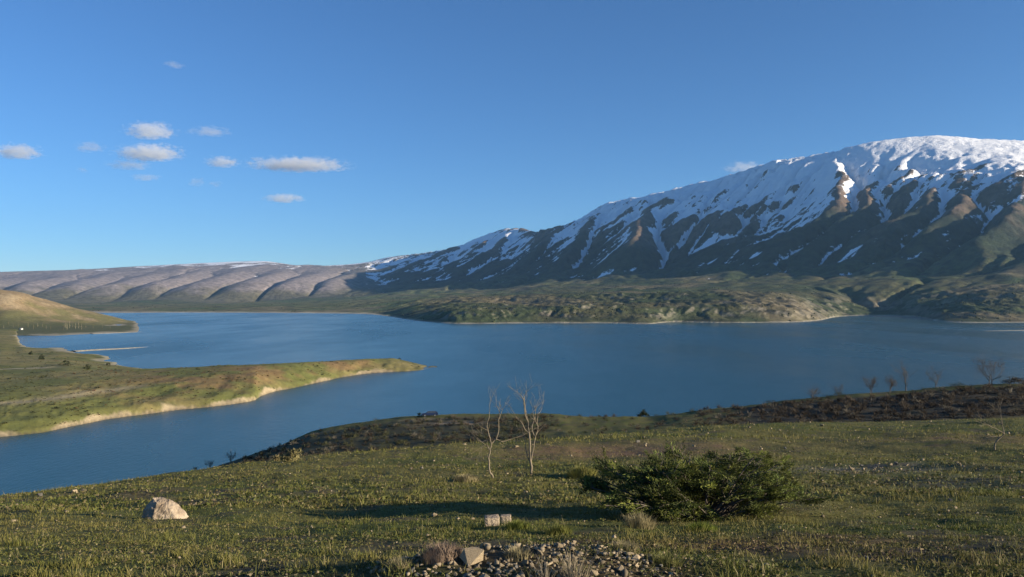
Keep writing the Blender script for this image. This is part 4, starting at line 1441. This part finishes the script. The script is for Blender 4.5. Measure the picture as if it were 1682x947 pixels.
# ------------------------------------------------------------------ the left shore: poplars, bushes, shed
def poplars():
    rnd = np.random.RandomState(91)
    protos = []
    for q in range(4):
        P = Parts(); h = 1.0
        n = 6
        t = np.linspace(0, 1, n)
        pts = np.stack([rnd.normal(0, 0.006, n), rnd.normal(0, 0.006, n), t * 0.96], -1)
        P.add(*tube(pts, 0.022 * (1 - 0.85 * t), 5))
        tr = (np.concatenate(P.V), np.concatenate(P.F))
        C = Parts()
        for i in range(46):
            z = rnd.uniform(0.15, 0.9); a = rnd.uniform(0, 6.28); L = rnd.uniform(0.08, 0.2) * (1.2 - z)
            d = np.array([math.cos(a) * 0.5, math.sin(a) * 0.5, 1.0]); d /= np.linalg.norm(d)
            p0 = np.array([0, 0, z])
            for m in range(3):
                dd = d + rnd.normal(0, 0.22, 3)
                C.add(*tube([p0, p0 + dd * L * 0.5, p0 + dd * L * 1.1], [0.008, 0.006, 0.002], 3))
        cr = (np.concatenate(C.V), np.concatenate(C.F))
        protos.append((tr, cr))
    base = []
    for q, (tr, cr) in enumerate(protos):
        mt = mesh_obj('trunk', tr[0], tr[1], MAT_POPLAR); mc = mesh_obj('crown', cr[0], cr[1], MAT_POPLAR)
        base.append((mt.data, mc.data))
        bpy.data.objects.remove(mt); bpy.data.objects.remove(mc)
    xs = [6, 14, 22, 30, 46, 55, 62, 70, 76, 83, 104, 107, 110, 114, 119, 124, 129, 134, 141, 153, 168, 181]
    for i, x in enumerate(xs):
        Y = 1960 + rnd.uniform(-60, 60)
        X = (x - CX) / F * Y
        z = float(z_hill(np.array([X]), np.array([Y]))[0][0])
        hpx = rnd.uniform(9, 13) if 100 < x < 136 else rnd.uniform(5, 9)
        h = hpx * Y / F
        root = empty('poplar_tree', (X, Y, z - 0.2), rnd.uniform(0, 6.28))
        root.scale = (h * rnd.uniform(0.9, 1.3), h * 1.1, h)
        a, b = base[i % 4]
        for nm, me in (('trunk', a), ('crown', b)):
            o = bpy.data.objects.new(nm, me); COL.objects.link(o); o.parent = root
        tag(root, 'taller pale poplar in the dense clump of the row below the tan hill' if 100 < x < 136 else
            'slender pale leafless poplar spaced along the row below the tan hill', 'tree', 'poplars below the tan hill')


poplars()


def pen_ground(x, Y):
    X = (x - CX) / F * Y
    return Vector((X, Y, float(z_pen(np.array([X]), np.array([Y]))[0][0])))


for j, (x, y, w, h, lb) in enumerate([(68, 590, 12, 8, 'round dark bush on the meadow of the left shore, tallest of three'),
                                       (108, 600, 20, 8, 'wide dark bush on the meadow of the left shore, nearest the peninsula'),
                                       (50, 582, 8, 6, 'small dark bush on the meadow of the left shore, beside the inlet'),
                                       (143, 606, 14, 7, 'dark bush next to the pale scar on the left shore'),
                                       (178, 600, 8, 5, 'small dark bush close to the sandy bay shore of the peninsula'),
                                       (325, 607, 8, 4, 'tiny dark bush on the skyline of the peninsula'),
                                       (590, 589, 5, 3, 'small dark bush on the skyline near the tip of the peninsula'),
                                       (656, 590, 5, 3, 'last dark bush before the tip of the peninsula')]):
    p = ground_pt(x, y, 500, 1300, z_pen)
    k = p.y / F
    leafy('shore_bush', p - Vector((0, 0, 0.2)), w * k, w * k * 0.8, h * k, 500, h * k * 0.16, (0.03, 0.038, 0.014), (0.055, 0.065, 0.022), 200 + j, lb, cat='bush')


def shore_scrub():
    """low tufts and scrub that roughen the left shore; far too many to count"""
    r = np.random.RandomState(131)
    n = 16000
    x = r.uniform(-60, 700, n); Y = np.exp(r.uniform(np.log(450), np.log(1250), n))
    X = (x - CX) / F * Y
    Z, S, xi = z_pen(X, Y)
    d = fbm(X / 40, Y / 40, 3, 133)
    ok = (Z > 1.8) & (r.uniform(0, 1, n) < 0.25 + 1.6 * np.clip(d, 0, 1)) & ((S < 2.3) | (r.uniform(0, 1, n) < 0.5))
    X, Y, Z, d, xi = X[ok], Y[ok], Z[ok], d[ok], xi[ok]
    n = len(X); m = 14
    R = r.lognormal(math.log(0.75), 0.45, n)
    a = r.uniform(0, 6.28, (n, m)); el = r.uniform(0.05, 1.45, (n, m))
    dr = np.stack([np.cos(a) * np.cos(el) * 1.3, np.sin(a) * np.cos(el) * 1.3, np.sin(el) * 0.75], -1)
    L = (R[:, None] * r.uniform(0.6, 1.0, (n, m)))[..., None]
    o = np.stack([X, Y, Z], -1)[:, None]
    sd = np.cross(dr, r.normal(0, 1, dr.shape)); sd /= np.linalg.norm(sd, axis=-1, keepdims=True)
    V = np.stack([o + dr * L * 0.3 - sd * L * 0.22, o + dr * L * 0.3 + sd * L * 0.22, o + dr * L], 2).reshape(-1, 3)
    k = r.uniform(0, 1, n)
    c = mix(np.array([0.042, 0.050, 0.018]), np.array([0.100, 0.094, 0.036]), k)
    c = np.where(((r.uniform(0, 1, n) < 0.35) & (xi > 90) & (xi < 560))[:, None], np.array([0.140, 0.085, 0.042]), c) * r.uniform(0.7, 1.3, (n, 1))
    ob = mesh_obj('shore_scrub', V, np.arange(len(V)).reshape(-1, 3), MAT_LEAF, attrs={'Col': np.repeat(c, m * 3, 0)}, smooth=False)
    tag(ob, 'low scrub and tufts dotted over the peninsula and the left shore', 'scrub', kind='stuff')


shore_scrub()


def shed():
    Y = 1900.0
    X = (35 - CX) / F * Y
    z = float(z_hill(np.array([X]), np.array([Y]))[0][0])
    root = empty('shed', (X, Y, z - 0.2))
    w, d, h, rf = 6.0, 4.5, 2.6, 1.4
    mw = plain_material('shed_wall', (0.62, 0.60, 0.55), (0.76, 0.74, 0.70), 0.6)
    mr = plain_material('shed_roof', (0.42, 0.38, 0.34), (0.55, 0.50, 0.46), 0.6)
    md = plain_material('shed_door', (0.10, 0.09, 0.08), (0.16, 0.14, 0.12), 1.0)
    V = np.array([(-w/2, -d/2, 0), (w/2, -d/2, 0), (w/2, d/2, 0), (-w/2, d/2, 0), (-w/2, -d/2, h), (w/2, -d/2, h), (w/2, d/2, h), (-w/2, d/2, h), (-w/2, 0, h + rf), (w/2, 0, h + rf)])
    T = np.array([(0, 1, 5), (0, 5, 4), (2, 3, 7), (2, 7, 6), (3, 0, 4), (3, 4, 7), (1, 2, 6), (1, 6, 5), (4, 8, 7), (5, 6, 9)])
    mesh_obj('wall', V, T, mw, root, smooth=False)
    e = 0.4
    R = np.array([(-w/2 - e, -d/2 - e, h - 0.2), (w/2 + e, -d/2 - e, h - 0.2), (w/2 + e, 0, h + rf + 0.06), (-w/2 - e, 0, h + rf + 0.06), (-w/2 - e, d/2 + e, h - 0.2), (w/2 + e, d/2 + e, h - 0.2)])
    R = np.concatenate([R, R + np.array([0, 0, 0.18])])
    mesh_obj('roof', R, np.array([(0, 3, 2, 1), (3, 4, 5, 2), (6, 7, 8, 9), (9, 8, 11, 10), (0, 1, 7, 6), (4, 10, 11, 5), (1, 2, 8, 7), (2, 5, 11, 8), (0, 6, 9, 3), (3, 9, 10, 4)]), mr, root, smooth=False)
    D = np.array([(-0.6, -d/2 - 0.06, 0), (0.6, -d/2 - 0.06, 0), (0.6, -d/2 - 0.06, 2.2), (-0.6, -d/2 - 0.06, 2.2), (-0.6, -d/2 - 0.01, 0), (0.6, -d/2 - 0.01, 0), (0.6, -d/2 - 0.01, 2.2), (-0.6, -d/2 - 0.01, 2.2)])
    mesh_obj('door', D, np.array([(0, 1, 2, 3), (1, 5, 6, 2), (3, 2, 6, 7), (4, 0, 3, 7), (5, 4, 7, 6), (0, 4, 5, 1)]), md, root, smooth=False)
    tag(root, 'small white shed among the poplars below the tan hill', 'shed')


shed()


def far_trees():
    """dots of trees and hedges on the plain across the lake, too far to tell apart"""
    r = np.random.RandomState(95)
    bm = bmesh.new(); bmesh.ops.create_icosphere(bm, subdivisions=1, radius=1.0)
    bm.verts.index_update()
    pv = np.array([v.co[:] for v in bm.verts]); pt = np.array([[v.index for v in f.verts] for f in bm.faces]); bm.free()
    dg = bpy.context.evaluated_depsgraph_get()
    me = bpy.data.objects['far_shore'].data
    co = np.empty(len(me.vertices) * 3, np.float32); me.vertices.foreach_get('co', co); co = co.reshape(-1, 3)
    px = CX + F * co[:, 0] / co[:, 1]
    ok = (co[:, 2] > 2.5) & (px > 150) & (px < 1720)
    q = co[ok]
    d = fbm(q[:, 0] / 260, q[:, 1] / 500, 3, 97) + 0.5 * fbm(q[:, 0] / 60, q[:, 1] / 60, 2, 98)
    wgt = np.clip(d - 0.12, 0, 1) * np.where(q[:, 1] < 5600, 1, 0.5)
    sel = r.choice(len(q), 1100, p=wgt / wgt.sum())
    VV, TT = [], []
    for n, i in enumerate(sel):
        s = r.uniform(1.0, 2.6) * np.array([r.uniform(0.9, 1.8), r.uniform(0.9, 1.8), r.uniform(0.8, 1.3)])
        v = pv * s * r.uniform(0.75, 1.25, (len(pv), 1)) + q[i] + np.array([r.uniform(-6, 6), r.uniform(-6, 6), s[2] * 0.6])
        VV.append(v); TT.append(pt + n * len(pv))
    m = plain_material('far_foliage', (0.040, 0.048, 0.024), (0.070, 0.075, 0.038), 0.02, 0.95, 0.1)
    o = mesh_obj('far_trees', np.concatenate(VV), np.concatenate(TT), m, smooth=False)
    tag(o, 'dots of distant trees and hedges on the plain across the lake', 'trees', kind='stuff')


far_trees()

# ------------------------------------------------------------------ parked car
def car():
    Yc = 211.0
    X = (706 - CX) / F * Yc
    z = max(zg(X + dx, Yc + dy) for dx in (-1.6, 0, 1.6) for dy in (-.7, .7))
    root = empty('parked_car', (X, Yc, z + 0.0), math.radians(8))
    paint, N, L, P = nodes('car_paint')
    P.inputs['Base Color'].default_value = (0.012, 0.018, 0.045, 1); P.inputs['Roughness'].default_value = 0.25; P.inputs['Coat Weight'].default_value = 0.6
    glass, N, L, P = nodes('car_glass')
    P.inputs['Base Color'].default_value = (0.05, 0.06, 0.07, 1); P.inputs['Roughness'].default_value = 0.06; P.inputs['Specular IOR Level'].default_value = 0.8
    rubber = plain_material('tyre_rubber', (0.012, 0.012, 0.012), (0.025, 0.025, 0.025), 8)
    metal, N, L, P = nodes('wheel_rim')
    P.inputs['Base Color'].default_value = (0.5, 0.5, 0.5, 1); P.inputs['Metallic'].default_value = 0.9; P.inputs['Roughness'].default_value = 0.35
    lamp, N, L, P = nodes('lamp_glass')
    P.inputs['Base Color'].default_value = (0.7, 0.7, 0.68, 1); P.inputs['Roughness'].default_value = 0.1
    prof = [(-2.15, .35), (-2.2, .62), (-2.1, .86), (-1.2, .98), (-.55, 1.44), (.75, 1.50), (1.55, 1.40), (2.02, .98), (2.15, .9), (2.18, .45), (2.05, .3), (-2.0, .28)]
    n = len(prof)

    def hw(zz):
        return 0.84 - max(0, zz - 0.9) * 0.32
    rows = []
    for side, ins in ((-1, 0.10), (-1, 0.0), (1, 0.0), (1, 0.10)):
        rows.append([(x * (1 - ins * 0.15), side * (hw(zz) - ins * 0.6), 0.82 + (zz - 0.82) * (1 - ins * 0.5)) if ins else (x * 0.985, side * hw(zz), zz) for x, zz in prof])
    rows = [rows[1], [(x, y * 0.8, zz + 0.02) for x, y, zz in [(p[0], -hw(p[1]), p[1]) for p in prof]], [(x, y * 0.8, zz + 0.02) for x, y, zz in [(p[0], hw(p[1]), p[1]) for p in prof]], rows[2]]
    V = np.array([p for r_ in rows for p in r_])
    Fq = []
    for r_ in range(3):
        for i in range(n):
            j = (i + 1) % n
            Fq.append((r_ * n + i, r_ * n + j, (r_ + 1) * n + j, (r_ + 1) * n + i))
    body = mesh_obj('body', V, np.array(Fq), paint, root, smooth=False)
    bm = bmesh.new(); bm.from_mesh(body.data)
    bm.verts.ensure_lookup_table()
    bm.faces.new([bm.verts[i] for i in range(n)]); bm.faces.new([bm.verts[3 * n + i] for i in reversed(range(n))])
    bmesh.ops.recalc_face_normals(bm, faces=bm.faces[:]); bm.to_mesh(body.data); bm.free()

    def panel(name, pts, mat, parent=root):
        bm = bmesh.new()
        f = bm.faces.new([bm.verts.new(p) for p in pts])
        r_ = bmesh.ops.extrude_face_region(bm, geom=[f])
        c = Vector((0, 0, 0.9)); nn = f.normal.copy()
        bm.normal_update()
        for v in [g for g in r_['geom'] if isinstance(g, bmesh.types.BMVert)]:
            v.co += (f.normal if f.normal.dot(f.calc_center_median() - c) > 0 else -f.normal) * 0.012
        bmesh.ops.recalc_face_normals(bm, faces=bm.faces[:])
        me = bpy.data.meshes.new(name); bm.to_mesh(me); bm.free(); me.materials.append(mat)
        o = bpy.data.objects.new(name, me); COL.objects.link(o); o.parent = parent
    for sd in (-1, 1):
        def q(x, zz):
            return (x, sd * (hw(zz) + 0.004), zz)
        panel('side_window', [q(-.95, 1.0), q(-.1, 1.02), q(-.1, 1.40), q(-.45, 1.38)], glass)
        panel('side_window', [q(0, 1.02), q(.8, 1.03), q(.75, 1.42), q(0, 1.40)], glass)
        panel('side_window', [q(.9, 1.03), q(1.62, 1.03), q(1.4, 1.34), q(.88, 1.41)], glass)
    panel('windscreen', [(-1.16, -.66, 1.03), (-1.16, .66, 1.03), (-.6, .56, 1.43), (-.6, -.56, 1.43)], glass)
    panel('rear_window', [(2.0, -.62, 1.03), (2.0, .62, 1.03), (1.62, .54, 1.38), (1.62, -.54, 1.38)], glass)
    for sd in (-1, 1):
        panel('headlight', [(-2.19, sd * .50, .62), (-2.19, sd * .72, .62), (-2.14, sd * .70, .78), (-2.14, sd * .50, .78)], lamp)
    for wx in (-1.32, 1.32):
        for sd in (-1, 1):
            a = np.linspace(0, 2 * np.pi, 18, endpoint=False)
            def ring(r_, y):
                return np.stack([wx + np.cos(a) * r_, np.full(18, sd * y), 0.32 + np.sin(a) * r_], -1)
            V = np.concatenate([ring(.20, .70), ring(.32, .68), ring(.32, .87), ring(.20, .88)])
            i = np.arange(18); j = (i + 1) % 18
            Fq = np.concatenate([np.stack([k * 18 + i, k * 18 + j, (k + 1) * 18 + j, (k + 1) * 18 + i], -1) for k in range(3)])
            e = bpy.data.objects.new('wheel', None); e.empty_display_size = 0.3; COL.objects.link(e); e.parent = root
            mesh_obj('tyre', V, Fq, rubber, e)
            V = np.concatenate([ring(.20, .875), ring(.08, .85), ring(.01, .86)])
            Fq = np.concatenate([np.stack([k * 18 + i, k * 18 + j, (k + 1) * 18 + j, (k + 1) * 18 + i], -1) for k in range(2)])
            mesh_obj('rim', V, Fq, metal, e)
    tag(root, 'dark blue car parked on the grassy knoll overlooking the lake', 'car')


car()

# ------------------------------------------------------------------ clouds (far above and beyond the haze)
def cloud_material(dens, cover):
    m = bpy.data.materials.new('cloud_vapour'); m.use_nodes = True
    N, L = m.node_tree.nodes, m.node_tree.links
    N.clear()
    out = N.new('ShaderNodeOutputMaterial')
    v = N.new('ShaderNodeVolumePrincipled')
    v.inputs['Color'].default_value = (1, 1, 1, 1); v.inputs['Anisotropy'].default_value = 0.2
    tc = N.new('ShaderNodeTexCoord'); geo = N.new('ShaderNodeNewGeometry')
    ln = N.new('ShaderNodeVectorMath'); ln.operation = 'LENGTH'
    L.new(tc.outputs['Object'], ln.inputs[0])
    mp = N.new('ShaderNodeMapping'); mp.inputs['Scale'].default_value = (1, 1, 1.9)
    L.new(geo.outputs['Position'], mp.inputs['Vector'])
    n = noise_node(N, L, 0.0042, 6, 0.62, mp.outputs[0])
    a = N.new('ShaderNodeMath'); a.operation = 'MULTIPLY_ADD'      # noise*2.2 - r
    L.new(n.outputs[0], a.inputs[0]); a.inputs[1].default_value = 2.4
    sub = N.new('ShaderNodeMath'); sub.operation = 'SUBTRACT'; sub.inputs[0].default_value = cover; L.new(ln.outputs['Value'], sub.inputs[1])
    L.new(sub.outputs[0], a.inputs[2])
    cl = N.new('ShaderNodeMath'); cl.operation = 'MULTIPLY'; cl.use_clamp = True; L.new(a.outputs[0], cl.inputs[0]); cl.inputs[1].default_value = 2.5
    dn = N.new('ShaderNodeMath'); dn.operation = 'MULTIPLY'; L.new(cl.outputs[0], dn.inputs[0]); dn.inputs[1].default_value = dens
    L.new(dn.outputs[0], v.inputs['Density'])
    L.new(v.outputs[0], out.inputs['Volume'])
    return m


def clouds():
    thick = cloud_material(0.0024, -0.48); thin = cloud_material(0.0010, -0.50)
    bm = bmesh.new(); bmesh.ops.create_icosphere(bm, subdivisions=3, radius=1.0)
    for v in bm.verts:
        if v.co.z < 0:
            v.co.z *= 0.6
    base = {}
    for nm, mt in (('a', thick), ('b', thin)):
        me = bpy.data.meshes.new('cloud'); bm.to_mesh(me); me.materials.append(mt); base[nm] = me
    bm.free()
    Y = 27000.0
    k = Y / F
    for x, y, w, h, t, lb in [(247, 216, 92, 40, 'a', 'round topped white cloud, highest of the thick ones over the hills'), (246, 252, 124, 38, 'a', 'broad white cloud with a flat base right under the round topped one'),
                              (28, 250, 92, 34, 'a', 'white cloud over the tan grassy hill on the left shore'), (365, 267, 62, 26, 'a', 'small oval cloud between the broad cloud and the long one'),
                              (490, 271, 186, 27, 'a', 'long narrow white cloud over the brown hills'), (466, 326, 78, 20, 'a', 'thin white cloud strip below the long narrow cloud'),
                              (212, 271, 90, 22, 'b', 'faint wispy cloud just under the broad white cloud'), (240, 292, 60, 16, 'b', 'faint flat cloud scrap, lowest under the broad cloud'),
                              (285, 107, 44, 15, 'b', 'lone faint cloud scrap high in the blue sky'), (345, 216, 80, 22, 'b', 'thin veil of cloud beside the round topped cloud'),
                              (323, 299, 34, 22, 'b', 'small faint puff below the oval cloud'), (354, 302, 28, 16, 'b', 'tiny faint puff paired with a slightly larger one'),
                              (148, 242, 60, 26, 'b', 'faint torn wisp between the two bright clouds'), (137, 279, 26, 13, 'b', 'tiny lone wisp under the torn faint one'),
                              (1225, 276, 84, 30, 'b', 'faint cloud rising behind the shoulder of the snowy ridge')]:
        o = bpy.data.objects.new('cloud', base[t]); COL.objects.link(o)
        o.location = ((x - CX) * k, Y, zy(y, Y)); o.scale = (w / 2 * k * 1.1, w / 2 * k * 0.7, h / 2 * k * 1.05)
        tag(o, lb, 'cloud', 'clouds over the lake')


clouds()

# ------------------------------------------------------------------ haze
def build_haze():
    m = bpy.data.materials.new('haze_air'); m.use_nodes = True
    N, L = m.node_tree.nodes, m.node_tree.links
    N.clear()
    v = N.new('ShaderNodeVolumePrincipled')
    v.inputs['Color'].default_value = (0.36, 0.66, 1.0, 1)
    v.inputs['Density'].default_value = 1.45e-5
    v.inputs['Anisotropy'].default_value = 0.2
    o = N.new('ShaderNodeOutputMaterial')
    L.new(v.outputs[0], o.inputs['Volume'])
    x0, x1, y0, y1, z0, z1 = -16800, 17000, -60, 19600, -30, 2040
    V = np.array([(x, y, z) for z in (z0, z1) for y in (y0, y1) for x in (x0, x1)], float)
    Fc = np.array([(0, 2, 3, 1), (4, 5, 7, 6), (0, 1, 5, 4), (2, 6, 7, 3), (0, 4, 6, 2), (1, 3, 7, 5)])
    h = mesh_obj('haze', V, Fc, m, smooth=False)
    tag(h, 'thin blue haze filling the air over the lake', 'haze', kind='stuff')


build_haze()
